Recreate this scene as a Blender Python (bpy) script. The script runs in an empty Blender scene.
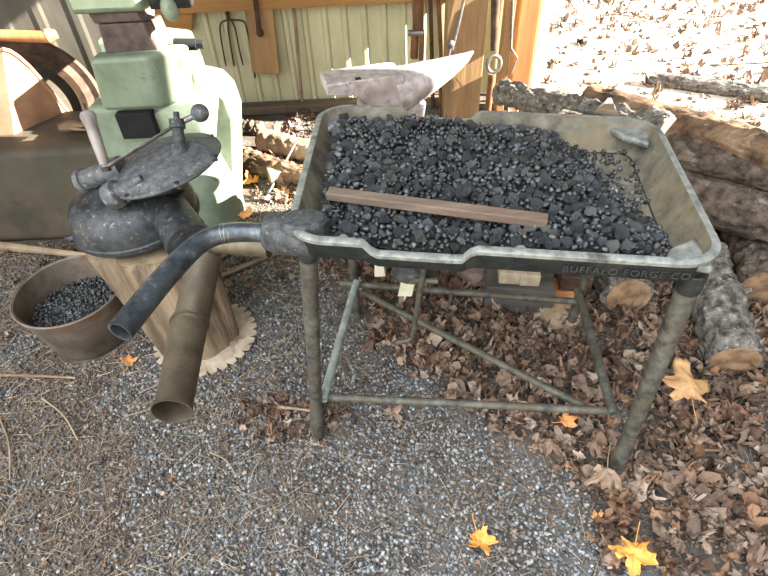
import bpy, math, random
import numpy as np
from mathutils import Vector, Matrix, noise, Quaternion

random.seed(7)
RS = np.random.RandomState(11)
SC = bpy.context.scene
COL = SC.collection

# ------------------------------------------------------------------ camera
F, TH, RO, HC = 530.0, 0.74, -0.05, 1.42
fw = Vector((0, math.cos(TH), -math.sin(TH)))
_r = Vector((1, 0, 0)); _u = _r.cross(fw)
RT = math.cos(RO) * _r + math.sin(RO) * _u
UP = -math.sin(RO) * _r + math.cos(RO) * _u
CO = Vector((0, 0, HC))

def P(px, py, z=None, y=None):
    """world point seen at a place of the survey photo, at height z or distance y"""
    d = fw + (px - 384) / F * RT - (py - 288) / F * UP
    t = (z - CO.z) / d.z if z is not None else y / d.y
    return CO + d * t

def to_px(x, y, z=0.0):
    d = Vector((x, y, z)) - CO
    w = d.dot(fw)
    if w < 0.05:
        return (-999, -999)
    return (384 + F * d.dot(RT) / w, 288 - F * d.dot(UP) / w)

cam_d = bpy.data.cameras.new('camera')
cam_d.sensor_width = 36.0
cam_d.lens = F / 768 * 36.0
cam_d.clip_start = 0.02
cam = bpy.data.objects.new('camera', cam_d)
COL.objects.link(cam)
m = Matrix((RT, UP, -fw)).transposed().to_4x4()
m.translation = CO
cam.matrix_world = m
SC.camera = cam

# ------------------------------------------------------------------ materials
def mat(name, c1, c2, scale=8.0, rough=0.7, metal=0.0, bump=0.3, bscale=None, c3=None, c3lo=0.55, c3hi=0.7,
        c3scale=3.0, stretch=(1, 1, 1), detail=6.0, spec=0.4, rough2=None, lo=0.35, hi=0.65, bdist=0.004, island=False, icols=None):
    M = bpy.data.materials.new(name)
    M.use_nodes = True
    nt = M.node_tree; N = nt.nodes; L = nt.links
    b = N['Principled BSDF']
    tc = N.new('ShaderNodeTexCoord')
    mp = N.new('ShaderNodeMapping')
    mp.inputs['Scale'].default_value = stretch
    L.new(tc.outputs['Object'], mp.inputs['Vector'])
    def ns(s, d=detail, dist=0.0):
        n = N.new('ShaderNodeTexNoise'); n.inputs['Scale'].default_value = s; n.inputs['Detail'].default_value = d
        n.inputs['Roughness'].default_value = 0.62
        n.inputs['Distortion'].default_value = dist
        L.new(mp.outputs['Vector'], n.inputs['Vector']); return n
    n1 = ns(scale)
    def ramp(src, a, bb, ca, cb):
        r = N.new('ShaderNodeValToRGB'); r.color_ramp.elements[0].position = a; r.color_ramp.elements[1].position = bb
        r.color_ramp.elements[0].color = (*ca, 1); r.color_ramp.elements[1].color = (*cb, 1)
        L.new(src, r.inputs['Fac']); return r
    col = ramp(n1.outputs['Fac'], lo, hi, c1, c2).outputs['Color']
    if c3 is not None:
        n3 = ns(c3scale, 5.0)
        f = ramp(n3.outputs['Fac'], c3lo, c3hi, (0, 0, 0), (1, 1, 1)).outputs['Color']
        mx = N.new('ShaderNodeMix'); mx.data_type = 'RGBA'
        L.new(f, mx.inputs['Factor']); L.new(col, mx.inputs['A']); mx.inputs['B'].default_value = (*c3, 1)
        col = mx.outputs['Result']
    if island:
        g = N.new('ShaderNodeNewGeometry'); oi = N.new('ShaderNodeObjectInfo')
        a = N.new('ShaderNodeMath'); a.operation = 'ADD'
        L.new(g.outputs['Random Per Island'], a.inputs[0]); L.new(oi.outputs['Random'], a.inputs[1])
        fr = N.new('ShaderNodeMath'); fr.operation = 'FRACT'; L.new(a.outputs[0], fr.inputs[0])
        r = N.new('ShaderNodeValToRGB')
        cs = icols
        els = r.color_ramp.elements
        els[0].position = 0; els[0].color = (*cs[0], 1)
        els[1].position = 1; els[1].color = (*cs[-1], 1)
        for i in range(1, len(cs) - 1):
            e = els.new(i / (len(cs) - 1)); e.color = (*cs[i], 1)
        L.new(fr.outputs[0], r.inputs['Fac'])
        mx = N.new('ShaderNodeMix'); mx.data_type = 'RGBA'; mx.blend_type = 'MULTIPLY'
        mx.inputs['Factor'].default_value = 1.0
        L.new(r.outputs['Color'], mx.inputs['A']); L.new(col, mx.inputs['B'])
        col = mx.outputs['Result']
    L.new(col, b.inputs['Base Color'])
    b.inputs['Roughness'].default_value = rough
    if rough2 is not None:
        rr = N.new('ShaderNodeMapRange'); rr.inputs['To Min'].default_value = rough; rr.inputs['To Max'].default_value = rough2
        rr.inputs['From Min'].default_value = .35; rr.inputs['From Max'].default_value = .65
        L.new(n1.outputs['Fac'], rr.inputs['Value']); L.new(rr.outputs['Result'], b.inputs['Roughness'])
    b.inputs['Metallic'].default_value = metal
    b.inputs['Specular IOR Level'].default_value = spec
    if bump:
        nb = ns(bscale or scale * 4, 8.0)
        bp = N.new('ShaderNodeBump'); bp.inputs['Strength'].default_value = bump; bp.inputs['Distance'].default_value = bdist
        L.new(nb.outputs['Fac'], bp.inputs['Height']); L.new(bp.outputs['Normal'], b.inputs['Normal'])
    return M

W1 = (1, 1, 1)
MT = {}
MT['pan_black'] = mat('pan_black', (.010, .013, .013), (.024, .028, .026), 30, .5, .2, .5, c3=(.07, .07, .06), c3lo=.60, c3hi=.8, c3scale=18)
MT['pan_ash'] = mat('pan_ash', (.06, .054, .038), (.18, .16, .12), 22, .75, 0, .4, c3=(.16, .12, .07), c3lo=.5, c3hi=.7, c3scale=7)
MT['pan_rim'] = mat('pan_rim', (.13, .14, .13), (.30, .31, .28), 40, .45, .3, .5, c3=(.05, .05, .045), c3lo=.55, c3hi=.7, c3scale=14)
MT['cast'] = mat('cast', (.025, .028, .03), (.075, .08, .08), 60, .6, .2, .5, c3=(.30, .28, .24), c3lo=.60, c3hi=.75, c3scale=90)
MT['blower'] = mat('blower', (.018, .021, .024), (.055, .060, .064), 25, .42, .3, .5, c3=(.22, .19, .15), c3lo=.585, c3hi=.72, c3scale=70)
MT['blower_dust'] = mat('blower_dust', (.045, .05, .055), (.12, .125, .13), 45, .6, .1, .6, c3=(.34, .29, .22), c3lo=.60, c3hi=.70, c3scale=60)
MT['lever'] = mat('lever', (.025, .03, .034), (.085, .098, .11), 30, .26, .4, .3, c3=(.25, .28, .30), c3lo=.62, c3hi=.78, c3scale=30)
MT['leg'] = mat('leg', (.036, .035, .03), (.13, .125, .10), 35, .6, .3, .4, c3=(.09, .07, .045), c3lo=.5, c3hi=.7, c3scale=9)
MT['leg_lit'] = mat('leg_lit', (.22, .25, .24), (.36, .39, .37), 40, .5, .3, .3, c3=(.16, .15, .12), c3lo=.5, c3hi=.7, c3scale=12)  # leg metal again, paler and bluer for skylight on the left bar
MT['duct'] = mat('duct', (.065, .052, .035), (.16, .13, .085), 10, .5, .4, .2, c3=(.06, .045, .03), c3lo=.5, c3hi=.7, c3scale=6, stretch=(1, 1, .4))
MT['shade_black'] = mat('shade_black', (.004, .004, .004), (.01, .01, .01), 20, .9, 0, 0)  # near-black: shade painted into holes, also used for black parts
MT['stump'] = mat('stump', (.09, .062, .038), (.30, .22, .14), 14, .85, 0, .9, bscale=40, stretch=(1, 1, .12), c3=(.075, .05, .03), c3lo=.50, c3hi=.62, c3scale=9, bdist=.01)
MT['bark'] = mat('bark', (.018, .013, .009), (.13, .095, .07), 26, .9, 0, 1.0, bscale=35, c3=(.20, .18, .15), c3lo=.56, c3hi=.7, c3scale=22, bdist=.012)
MT['bark_grey'] = mat('bark_grey', (.03, .026, .022), (.20, .18, .155), 34, .9, 0, 1.0, bscale=50, c3=(.34, .31, .27), c3lo=.56, c3hi=.68, c3scale=38, bdist=.01)
MT['bark_brown'] = mat('bark_brown', (.035, .020, .012), (.19, .115, .065), 18, .9, 0, 1.0, bscale=40, c3=(.28, .2, .13), c3lo=.58, c3hi=.72, c3scale=16, stretch=(.3, 1, 1), bdist=.012)
MT['plank'] = mat('plank', (.085, .06, .043), (.19, .14, .105), 14, .8, 0, .5, stretch=(.12, 1, 1), c3=(.10, .06, .04), c3lo=.55, c3hi=.7, c3scale=8)
MT['plank_grey'] = mat('plank_grey', (.05, .045, .04), (.12, .11, .10), 14, .8, 0, .5, stretch=(.12, 1, 1))
MT['beam'] = mat('beam', (.30, .14, .04), (.50, .27, .09), 10, .7, 0, .3, stretch=(.1, 1, 1), c3=(.2, .10, .04), c3lo=.55, c3hi=.7)
MT['post'] = mat('post', (.22, .125, .055), (.42, .26, .12), 10, .75, 0, .4, stretch=(1, 1, .1), c3=(.10, .06, .03), c3lo=.55, c3hi=.68)
MT['board_orange'] = mat('board_orange', (.26, .11, .035), (.46, .21, .08), 10, .7, 0, .3, stretch=(1, 1, .1))
MT['board_pale'] = mat('board_pale', (.55, .48, .36), (.72, .64, .5), 10, .7, 0, .2, stretch=(1, 1, .1))
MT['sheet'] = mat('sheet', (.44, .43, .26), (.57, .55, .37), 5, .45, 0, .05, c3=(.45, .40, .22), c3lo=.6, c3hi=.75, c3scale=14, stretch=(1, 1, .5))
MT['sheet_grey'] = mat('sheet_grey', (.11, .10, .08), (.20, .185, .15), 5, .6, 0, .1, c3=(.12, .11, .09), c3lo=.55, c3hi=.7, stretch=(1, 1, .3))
MT['green'] = mat('green', (.13, .165, .11), (.22, .27, .19), 7, .45, 0, .25, c3=(.11, .09, .055), c3lo=.60, c3hi=.70, c3scale=13, bscale=30)
MT['green_dusty'] = mat('green_dusty', (.15, .15, .10), (.25, .24, .17), 8, .7, 0, .3, c3=(.22, .15, .09), c3lo=.45, c3hi=.65, c3scale=5)
MT['base_brown'] = mat('base_brown', (.035, .032, .022), (.085, .062, .038), 7, .75, 0, .4, c3=(.05, .05, .032), c3lo=.5, c3hi=.7, c3scale=4)
MT['die'] = mat('die', (.05, .036, .032), (.12, .085, .075), 18, .6, .4, .4, c3=(.24, .2, .2), c3lo=.62, c3hi=.75, c3scale=18)
MT['die_light'] = mat('die_light', (.30, .25, .24), (.45, .38, .37), 18, .6, .2, .4)
MT['rust'] = mat('rust', (.10, .045, .02), (.26, .12, .055), 14, .8, .2, .5, c3=(.05, .03, .02), c3lo=.5, c3hi=.7, c3scale=6)
MT['rust_dark'] = mat('rust_dark', (.045, .028, .02), (.13, .075, .045), 16, .7, .4, .5)
MT['guard'] = mat('guard', (.36, .19, .11), (.52, .30, .19), 7, .55, .1, .1, c3=(.2, .11, .06), c3lo=.6, c3hi=.75)
MT['steel'] = mat('steel', (.14, .13, .13), (.30, .28, .27), 40, .42, .7, .3, c3=(.20, .13, .09), c3lo=.55, c3hi=.7, c3scale=14)
MT['anvil'] = mat('anvil', (.24, .20, .19), (.46, .40, .39), 36, .5, .05, .4, c3=(.16, .09, .06), c3lo=.56, c3hi=.7, c3scale=9)
MT['bucket'] = mat('bucket', (.09, .07, .052), (.20, .165, .13), 9, .65, .3, .3, c3=(.14, .075, .045), c3lo=.52, c3hi=.7, c3scale=7)
MT['saw'] = mat('saw', (.28, .22, .15), (.45, .37, .28), 20, .8, .1, .4, c3=(.16, .10, .06), c3lo=.58, c3hi=.7, c3scale=12)
MT['stick'] = mat('stick', (.15, .10, .06), (.36, .27, .18), 18, .75, 0, .4, stretch=(.3, .3, .3), c3=(.12, .08, .05), c3lo=.6, c3hi=.75)
MT['handle_wood'] = mat('handle_wood', (.13, .11, .10), (.30, .27, .25), 20, .6, 0, .3, stretch=(1, 1, .2))
MT['tag'] = mat('tag', (.46, .44, .30), (.62, .60, .44), 15, .8, 0, .1)
MT['brick'] = mat('brick', (.34, .27, .18), (.50, .42, .30), 25, .9, 0, .5)
MT['brick_orange'] = mat('brick_orange', (.32, .13, .05), (.50, .24, .10), 20, .9, 0, .5)
MT['stone'] = mat('stone', (.14, .10, .08), (.28, .20, .16), 14, .85, 0, .6)
MT['leather'] = mat('leather', (.10, .06, .035), (.26, .17, .10), 12, .7, 0, .5)
MT['leaf_yellow'] = mat('leaf_yellow', (.62, .24, .04), (.80, .42, .10), 16, .55, 0, .3, c3=(.36, .14, .03), c3lo=.6, c3hi=.75, c3scale=12)
MT['leaf_tan'] = mat('leaf_tan', (.36, .19, .08), (.56, .34, .16), 14, .6, 0, .3)
MT['leaf_brown'] = mat('leaf_brown', (.20, .13, .085), (.36, .26, .18), 14, .7, 0, .3)
MT['leaf_orange'] = mat('leaf_orange', (.50, .20, .06), (.68, .33, .12), 14, .6, 0, .3)
LEAFC = [(.13, .07, .045), (.50, .40, .32), (.06, .04, .03), (.30, .20, .14), (.22, .125, .075), (.42, .33, .26), (.12, .07, .05), (.33, .19, .11), (.25, .17, .125), (.09, .055, .04), (.36, .27, .21), (.20, .10, .055)]
MT['leaf_litter'] = mat('leaf_litter', (.50, .47, .44), (.95, .90, .85), 30, .7, 0, .4, island=True, icols=LEAFC)
MT['needles'] = mat('needles', (.8, .8, .8), (1.1, 1.1, 1.1), 30, .8, 0, 0, island=True, icols=[(.20, .14, .09), (.38, .30, .2), (.12, .08, .055), (.46, .38, .27), (.24, .16, .11)])
MT['gravel'] = mat('gravel', (.6, .6, .6), (1.0, 1.0, 1.0), 60, .75, 0, .3, island=True, spec=.25,
                   icols=[(.05, .055, .06), (.20, .21, .215), (.10, .105, .108), (.36, .37, .37), (.03, .03, .033), (.15, .155, .16), (.46, .47, .47), (.14, .11, .09), (.07, .075, .085)])
MT['soil_crumbs'] = mat('soil_crumbs', (.75, .75, .75), (1.15, 1.15, 1.15), 60, .9, 0, .3, island=True,
                   icols=[(.10, .075, .055), (.17, .13, .10), (.07, .05, .04), (.23, .18, .14), (.13, .12, .11), (.20, .12, .08)])
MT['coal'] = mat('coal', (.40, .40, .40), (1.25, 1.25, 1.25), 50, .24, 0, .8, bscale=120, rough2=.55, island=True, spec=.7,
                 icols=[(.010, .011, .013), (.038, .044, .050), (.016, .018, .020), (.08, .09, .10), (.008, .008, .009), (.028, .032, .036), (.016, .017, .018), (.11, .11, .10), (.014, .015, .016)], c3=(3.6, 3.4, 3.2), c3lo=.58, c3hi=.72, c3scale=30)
MT['coal_bed'] = mat('coal_bed', (.010, .010, .011), (.03, .03, .03), 60, .7, 0, 1.0, bscale=80, bdist=.01)
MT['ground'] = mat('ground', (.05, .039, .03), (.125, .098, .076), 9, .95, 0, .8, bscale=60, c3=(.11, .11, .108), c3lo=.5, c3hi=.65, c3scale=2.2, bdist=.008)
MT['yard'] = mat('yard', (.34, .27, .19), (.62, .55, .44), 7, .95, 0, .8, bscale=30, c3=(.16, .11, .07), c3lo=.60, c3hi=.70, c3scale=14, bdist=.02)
MT['chalk'] = mat('chalk', (.016, .019, .020), (.032, .036, .037), 30, .6, 0, .2)

def wood_end(name, c1, c2, crack=True):
    M = bpy.data.materials.new(name); M.use_nodes = True
    nt = M.node_tree; N = nt.nodes; L = nt.links; b = N['Principled BSDF']
    tc = N.new('ShaderNodeTexCoord')
    w = N.new('ShaderNodeTexWave'); w.wave_type = 'RINGS'; w.rings_direction = 'Z'
    w.inputs['Scale'].default_value = 45; w.inputs['Distortion'].default_value = 3; w.inputs['Detail'].default_value = 3
    n = N.new('ShaderNodeTexNoise'); n.inputs['Scale'].default_value = 18; n.inputs['Detail'].default_value = 6
    L.new(tc.outputs['Object'], w.inputs['Vector']); L.new(tc.outputs['Object'], n.inputs['Vector'])
    a = N.new('ShaderNodeMath'); a.operation = 'MULTIPLY_ADD'; a.inputs[1].default_value = .10
    L.new(w.outputs['Fac'], a.inputs[0]); L.new(n.outputs['Fac'], a.inputs[2])
    r = N.new('ShaderNodeValToRGB'); r.color_ramp.elements[0].position = .40; r.color_ramp.elements[1].position = .70
    r.color_ramp.elements[0].color = (*c1, 1); r.color_ramp.elements[1].color = (*c2, 1)
    L.new(a.outputs[0], r.inputs['Fac']); L.new(r.outputs['Color'], b.inputs['Base Color'])
    b.inputs['Roughness'].default_value = .8
    bp = N.new('ShaderNodeBump'); bp.inputs['Strength'].default_value = .5; bp.inputs['Distance'].default_value = .004
    L.new(a.outputs[0], bp.inputs['Height']); L.new(bp.outputs['Normal'], b.inputs['Normal'])
    return M
MT['wood_end'] = wood_end('wood_end', (.10, .055, .028), (.32, .20, .11))
MT['wood_end_pale'] = wood_end('wood_end_pale', (.24, .17, .10), (.42, .32, .20))

# ------------------------------------------------------------------ mesh helpers
class MB:
    def __init__(s): s.v = []; s.f = []; s.mi = []
    def add(s, vs, fs, mi=0):
        k = len(s.v); s.v += [tuple(v) for v in vs]; s.f += [tuple(i + k for i in f) for f in fs]; s.mi += [mi] * len(fs)
        return s
    def box(s, lo, hi, M=None, mi=0):
        vs = [Vector((x, y, z)) for x in (lo[0], hi[0]) for y in (lo[1], hi[1]) for z in (lo[2], hi[2])]
        if M is not None: vs = [M @ v for v in vs]
        return s.add(vs, [(0, 1, 3, 2), (4, 6, 7, 5), (0, 4, 5, 1), (2, 3, 7, 6), (0, 2, 6, 4), (1, 5, 7, 3)], mi)
    def hexa(s, b, t, mi=0):
        """b, t: four bottom and four top corners"""
        return s.add(list(b) + list(t), [(3, 2, 1, 0), (4, 5, 6, 7), (0, 1, 5, 4), (1, 2, 6, 5), (2, 3, 7, 6), (3, 0, 4, 7)], mi)
    def tube(s, pts, rad, n=16, caps=True, inner=None, mi=0, rough=0.0, seed=0, flat=None, ridge=0.0):
        pts = [Vector(p) for p in pts]
        if not isinstance(rad, (list, tuple)): rad = [rad] * len(pts)
        rings = []; up = None
        for i, p in enumerate(pts):
            if i == 0: t = pts[1] - pts[0]
            elif i == len(pts) - 1: t = pts[-1] - pts[-2]
            else: t = (pts[i + 1] - p).normalized() + (p - pts[i - 1]).normalized()
            t.normalize()
            if up is None:
                a = Vector((0, 0, 1)) if abs(t.z) < .9 else Vector((1, 0, 0))
                up = (a - t * a.dot(t)).normalized()
            else: up = (up - t * up.dot(t)).normalized()
            sd = t.cross(up)
            ring = []
            for k in range(n):
                A = 2 * math.pi * k / n
                r = rad[i]
                if rough: r *= 1 + rough * noise.noise(Vector((math.cos(A) * 1.6 + seed, math.sin(A) * 1.6, i * .35 + seed))) * 2 + rough * .7 * noise.noise(Vector((math.cos(A) * 6 + seed, math.sin(A) * 6, i * 1.1)))
                if ridge:
                    aa = A + .25 * math.sin(i * .5 + seed)
                    h_ = abs(noise.noise(Vector((math.cos(aa) * 4.5, math.sin(aa) * 4.5 + seed, i * .16))))
                    r *= 1 + ridge * (.6 - 2.2 * h_) + ridge * .5 * noise.noise(Vector((math.cos(A) * 11, math.sin(A) * 11, i * .9 + seed)))
                fy = flat if flat else 1
                ring.append(p + (up * math.cos(A) * fy + sd * math.sin(A)) * r)
            rings.append(ring)
        if inner is not None:
            ir = inner
            rr = [[p + (q - p) * ir for q in ring] for p, ring in zip(pts, rings)]
            allr = rings + rr[::-1]
            k0 = len(s.v)
            vs = [q for ring in allr for q in ring]; fs = []
            m_ = len(allr)
            for i in range(m_):
                j = (i + 1) % m_
                for k in range(n):
                    fs.append((i * n + k, i * n + (k + 1) % n, j * n + (k + 1) % n, j * n + k))
            return s.add(vs, fs, mi)
        vs = [q for ring in rings for q in ring]; fs = []
        for i in range(len(rings) - 1):
            for k in range(n):
                fs.append((i * n + k, i * n + (k + 1) % n, (i + 1) * n + (k + 1) % n, (i + 1) * n + k))
        if caps:
            fs.append(tuple(range(n))[::-1]); fs.append(tuple((len(rings) - 1) * n + k for k in range(n)))
        return s.add(vs, fs, mi)
    def lathe(s, prof, M=None, n=48, mi=0, closed=False):
        """prof: list of (r, z) ; M placement"""
        vs = []; fs = []
        for r, z in prof:
            for k in range(n):
                A = 2 * math.pi * k / n
                v = Vector((r * math.cos(A), r * math.sin(A), z))
                vs.append(M @ v if M is not None else v)
        m_ = len(prof)
        for i in range(m_ if closed else m_ - 1):
            j = (i + 1) % m_
            for k in range(n):
                fs.append((i * n + k, i * n + (k + 1) % n, j * n + (k + 1) % n, j * n + k))
        if not closed:
            if prof[0][0] > 1e-5: fs.append(tuple(range(n))[::-1])
            if prof[-1][0] > 1e-5: fs.append(tuple((m_ - 1) * n + k for k in range(n)))
        return s.add(vs, fs, mi)
    def prism(s, poly, d, mi=0):
        """poly: 3-D points, extruded by vector d"""
        n = len(poly); d = Vector(d)
        vs = [Vector(p) for p in poly] + [Vector(p) + d for p in poly]
        fs = [tuple(range(n))[::-1], tuple(range(n, 2 * n))] + [(k, (k + 1) % n, n + (k + 1) % n, n + k) for k in range(n)]
        return s.add(vs, fs, mi)
    def ball(s, c, r, n=16, M=None, sz=1.0, mi=0):
        prof = [(max(1e-6, r * math.sin(math.pi * i / (n // 2))), -r * sz * math.cos(math.pi * i / (n // 2))) for i in range(n // 2 + 1)]
        T = Matrix.Translation(c) @ (M if M is not None else Matrix.Identity(4))
        return s.lathe(prof, T, n, mi)
    def build(s, name, m_, parent=None, smooth=True, bevel=0, seg=2, angle=35, wn=False):
        vs = np.array([tuple(v) for v in s.v])
        c = (vs.min(0) + vs.max(0)) / 2
        me = bpy.data.meshes.new(name)
        me.from_pydata([tuple(v) for v in (vs - c)], [], s.f)
        import bmesh
        bm = bmesh.new(); bm.from_mesh(me)
        bmesh.ops.remove_doubles(bm, verts=bm.verts, dist=1e-6)
        bmesh.ops.recalc_face_normals(bm, faces=bm.faces)
        bm.to_mesh(me); bm.free()
        ms = m_ if isinstance(m_, (list, tuple)) else [m_]
        for x in ms: me.materials.append(MT[x])
        if len(ms) > 1 and len(me.polygons) == len(s.mi):
            me.polygons.foreach_set('material_index', s.mi)
        if smooth:
            me.shade_smooth()
            me.set_sharp_from_angle(angle=math.radians(angle))
        o = bpy.data.objects.new(name, me); COL.objects.link(o)
        loc = Vector(c)
        if parent is not None:
            o.parent = parent; loc = loc - wloc(parent)
        o.location = loc
        if bevel:
            b = o.modifiers.new('bevel', 'BEVEL'); b.width = bevel; b.segments = seg; b.limit_method = 'ANGLE'; b.angle_limit = math.radians(30)
            b.harden_normals = False
        return o

def wloc(o):
    v = Vector((0, 0, 0))
    while o is not None:
        v = v + o.location; o = o.parent
    return v

def tag(o, label, cat, group=None, kind=None):
    o['label'] = label; o['category'] = cat
    if group: o['group'] = group
    if kind: o['kind'] = kind
    return o
def thing(name, loc, label, cat, group=None):
    o = bpy.data.objects.new(name, None); o.empty_display_size = .05; COL.objects.link(o)
    o.location = Vector(loc)
    return tag(o, label, cat, group)
def structure(o): o['kind'] = 'structure'; return o

def frame(org, zdir, xdir=None):
    z = Vector(zdir).normalized()
    a = Vector(xdir) if xdir is not None else (Vector((1, 0, 0)) if abs(z.x) < .9 else Vector((0, 1, 0)))
    x = (a - z * a.dot(z)).normalized(); y = z.cross(x)
    M = Matrix((x, y, z)).transposed().to_4x4(); M.translation = Vector(org); return M
def lerp(a, b, t): return Vector(a) * (1 - t) + Vector(b) * t
def smooth(t): t = max(0, min(1, t)); return t * t * (3 - 2 * t)
def spline(pts, n=8):
    pts = [Vector(p) for p in pts]; q = [pts[0] * 2 - pts[1]] + pts + [pts[-1] * 2 - pts[-2]]; out = []
    for i in range(1, len(q) - 2):
        for k in range(n):
            t = k / n
            out.append(.5 * ((2 * q[i]) + (-q[i - 1] + q[i + 1]) * t + (2 * q[i - 1] - 5 * q[i] + 4 * q[i + 1] - q[i + 2]) * t * t + (-q[i - 1] + 3 * q[i] - 3 * q[i + 1] + q[i + 2]) * t ** 3))
    out.append(pts[-1]); return out

# ------------------------------------------------------------------ scatter (merged stuff and shared meshes)
def ico(sub=1):
    import bmesh
    bm = bmesh.new(); bmesh.ops.create_icosphere(bm, subdivisions=sub, radius=1.0)
    v = np.array([x.co[:] for x in bm.verts]); f = np.array([[q.index for q in p.verts] for p in bm.faces]); bm.free()
    return v, f
def rock_variant(sub, seed, amp=.35, squash=.7):
    v, f = ico(sub); out = []
    for p in v:
        q = Vector(p); s = 1 + amp * noise.noise(q * 1.3 + Vector((seed * 7.1, seed, 0))) * 1.6 + amp * .6 * noise.noise(q * 3.1 + Vector((seed, 3, seed * 5)))
        out.append(np.array(q * s) * np.array([1, .85, squash]))
    out = np.array(out); rr = np.random.RandomState(seed + 5)
    if sub < 3:
        out *= 1 + rr.uniform(-.16, .16, (len(out), 1))
        for k in range(9 if sub == 2 else 4):
            d = rr.normal(size=3); d /= np.linalg.norm(d); h = rr.uniform(.45, .75)
            e = np.maximum(0, out @ d - h); out -= e[:, None] * d[None, :]
    return out, f
def merged(name, variants, tr, m_, flat=True):
    """tr: list of (variant index, 3x3 matrix, location)"""
    V = []; Fc = []; k = 0
    for vi, R, l in tr:
        v, f = variants[vi]
        V.append(v @ np.array(R).T + np.array(l)); Fc.append(f + k); k += len(v)
    V = np.concatenate(V).astype(np.float32); Fc = np.concatenate(Fc)
    me = bpy.data.meshes.new(name)
    nv, nf, fs = len(V), len(Fc), Fc.shape[1]
    me.vertices.add(nv); me.vertices.foreach_set('co', V.ravel())
    me.loops.add(nf * fs); me.loops.foreach_set('vertex_index', Fc.ravel().astype(np.int32))
    me.polygons.add(nf); me.polygons.foreach_set('loop_start', np.arange(0, nf * fs, fs, dtype=np.int32))
    me.polygons.foreach_set('loop_total', np.full(nf, fs, dtype=np.int32))
    me.update(calc_edges=True)
    if not flat: me.shade_smooth()
    me.materials.append(MT[m_])
    o = bpy.data.objects.new(name, me); COL.objects.link(o)
    return o
def rotm(rx, ry, rz, s=1.0, sv=None):
    M = Matrix.Rotation(rz, 3, 'Z') @ Matrix.Rotation(ry, 3, 'Y') @ Matrix.Rotation(rx, 3, 'X')
    A = np.array(M) * s
    if sv is not None: A = A @ np.diag(sv)
    return A
def var_mesh(name, v, f, m_, flat=False):
    me = bpy.data.meshes.new(name); me.from_pydata([tuple(x) for x in v], [], [tuple(int(q) for q in x) for x in f])
    if not flat: me.shade_smooth()
    me.materials.append(MT[m_]); return me

# maple leaf as a polar grid; returns unit-size vertices and quads
def leaf_variant(seed, rings=3, nang=26, curl=.5, lobes=5, crumple=.15):
    rnd = random.Random(seed); v = [(0, 0, 0)]; f = []
    ph = rnd.uniform(0, 6.28)
    def rad(a):
        # a from -pi..pi, 0 = tip lobe, stem at pi
        best = .42
        for k in range(lobes):
            c = (k - (lobes - 1) / 2) * (1.12 if lobes == 5 else .8); L_ = [1.0, .92, .62][min(2, int(abs(k - (lobes - 1) / 2)))]
            d = abs((a - c + math.pi) % (2 * math.pi) - math.pi)
            best = max(best, L_ * max(0, 1 - (d / .56) ** 1.4 * .55) if d < .66 else 0)
        best *= 1 + .10 * math.sin(a * 17 + seed)
        return best
    def zz(x, y):
        r2 = x * x + y * y
        z = curl * (r2 ** .75) * (.55 + .45 * math.cos(2 * math.atan2(y, x) + ph))
        z += .5 * crumple * noise.noise(Vector((x * 4.5, y * 4.5, seed))) + crumple * noise.noise(Vector((x * 2.2 + seed, y * 2.2, seed * 1.7))) * 1.5 + crumple * .5 * noise.noise(Vector((x * 6, y * 6 + seed, 2)))
        return z
    for i in range(1, rings + 1):
        t = i / rings
        for k in range(nang):
            a = -math.pi + 2 * math.pi * (k + .5) / nang
            r = rad(a) * t
            x, y = r * math.cos(a), r * math.sin(a)
            s = 1 - .35 * abs(curl) * t * t
            v.append((x * s, y * s, zz(x, y)))
    z0 = zz(0, 0); v[0] = (0, 0, z0)
    for k in range(nang):
        f.append((0, 1 + k, 1 + (k + 1) % nang))
        for i in range(rings - 1):
            a = 1 + i * nang + k; b = 1 + i * nang + (k + 1) % nang; c = b + nang; d = a + nang
            f.append((a, d, c)); f.append((a, c, b))
    return np.array(v), np.array(f)

# ------------------------------------------------------------------ light
SUN_TO = Vector((1.0, -.12, .50)).normalized()
sd = bpy.data.lights.new('sun', 'SUN'); sd.energy = 55.0; sd.angle = math.radians(.55); sd.color = (1.0, .93, .82)
so = bpy.data.objects.new('sun', sd); COL.objects.link(so)
so.rotation_euler = SUN_TO.to_track_quat('Z', 'Y').to_euler(); so.location = (6, 1, 5)
wd = bpy.data.worlds.new('world'); SC.world = wd; wd.use_nodes = True
wn = wd.node_tree; bg = wn.nodes['Background']
tcn = wn.nodes.new('ShaderNodeTexCoord'); sx = wn.nodes.new('ShaderNodeSeparateXYZ'); rp = wn.nodes.new('ShaderNodeValToRGB')
wn.links.new(tcn.outputs['Generated'], sx.inputs[0]); wn.links.new(sx.outputs['Z'], rp.inputs['Fac']); wn.links.new(rp.outputs['Color'], bg.inputs['Color'])
rp.color_ramp.elements[0].position = 0; rp.color_ramp.elements[0].color = (.62, .60, .54, 1)
rp.color_ramp.elements[1].position = .35; rp.color_ramp.elements[1].color = (.90, .95, 1.0, 1)
gd0 = wn.nodes.new('ShaderNodeVectorMath'); gd0.operation = 'DOT_PRODUCT'; gd0.inputs[1].default_value = Vector((-.48, -.45, .75)).normalized()
wn.links.new(tcn.outputs['Generated'], gd0.inputs[0])
mr = wn.nodes.new('ShaderNodeMapRange'); mr.interpolation_type = 'SMOOTHSTEP'
mr.inputs['From Min'].default_value = .35; mr.inputs['From Max'].default_value = 1.0; mr.inputs['To Min'].default_value = .60; mr.inputs['To Max'].default_value = 7.0
wn.links.new(gd0.outputs['Value'], mr.inputs['Value']); wn.links.new(mr.outputs['Result'], bg.inputs['Strength'])
SC.view_settings.view_transform = 'Standard'; SC.view_settings.look = 'None'; SC.view_settings.gamma = 1
SC.view_settings.exposure = 0.06
SC.cycles.max_bounces = 8; SC.cycles.diffuse_bounces = 5

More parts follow.
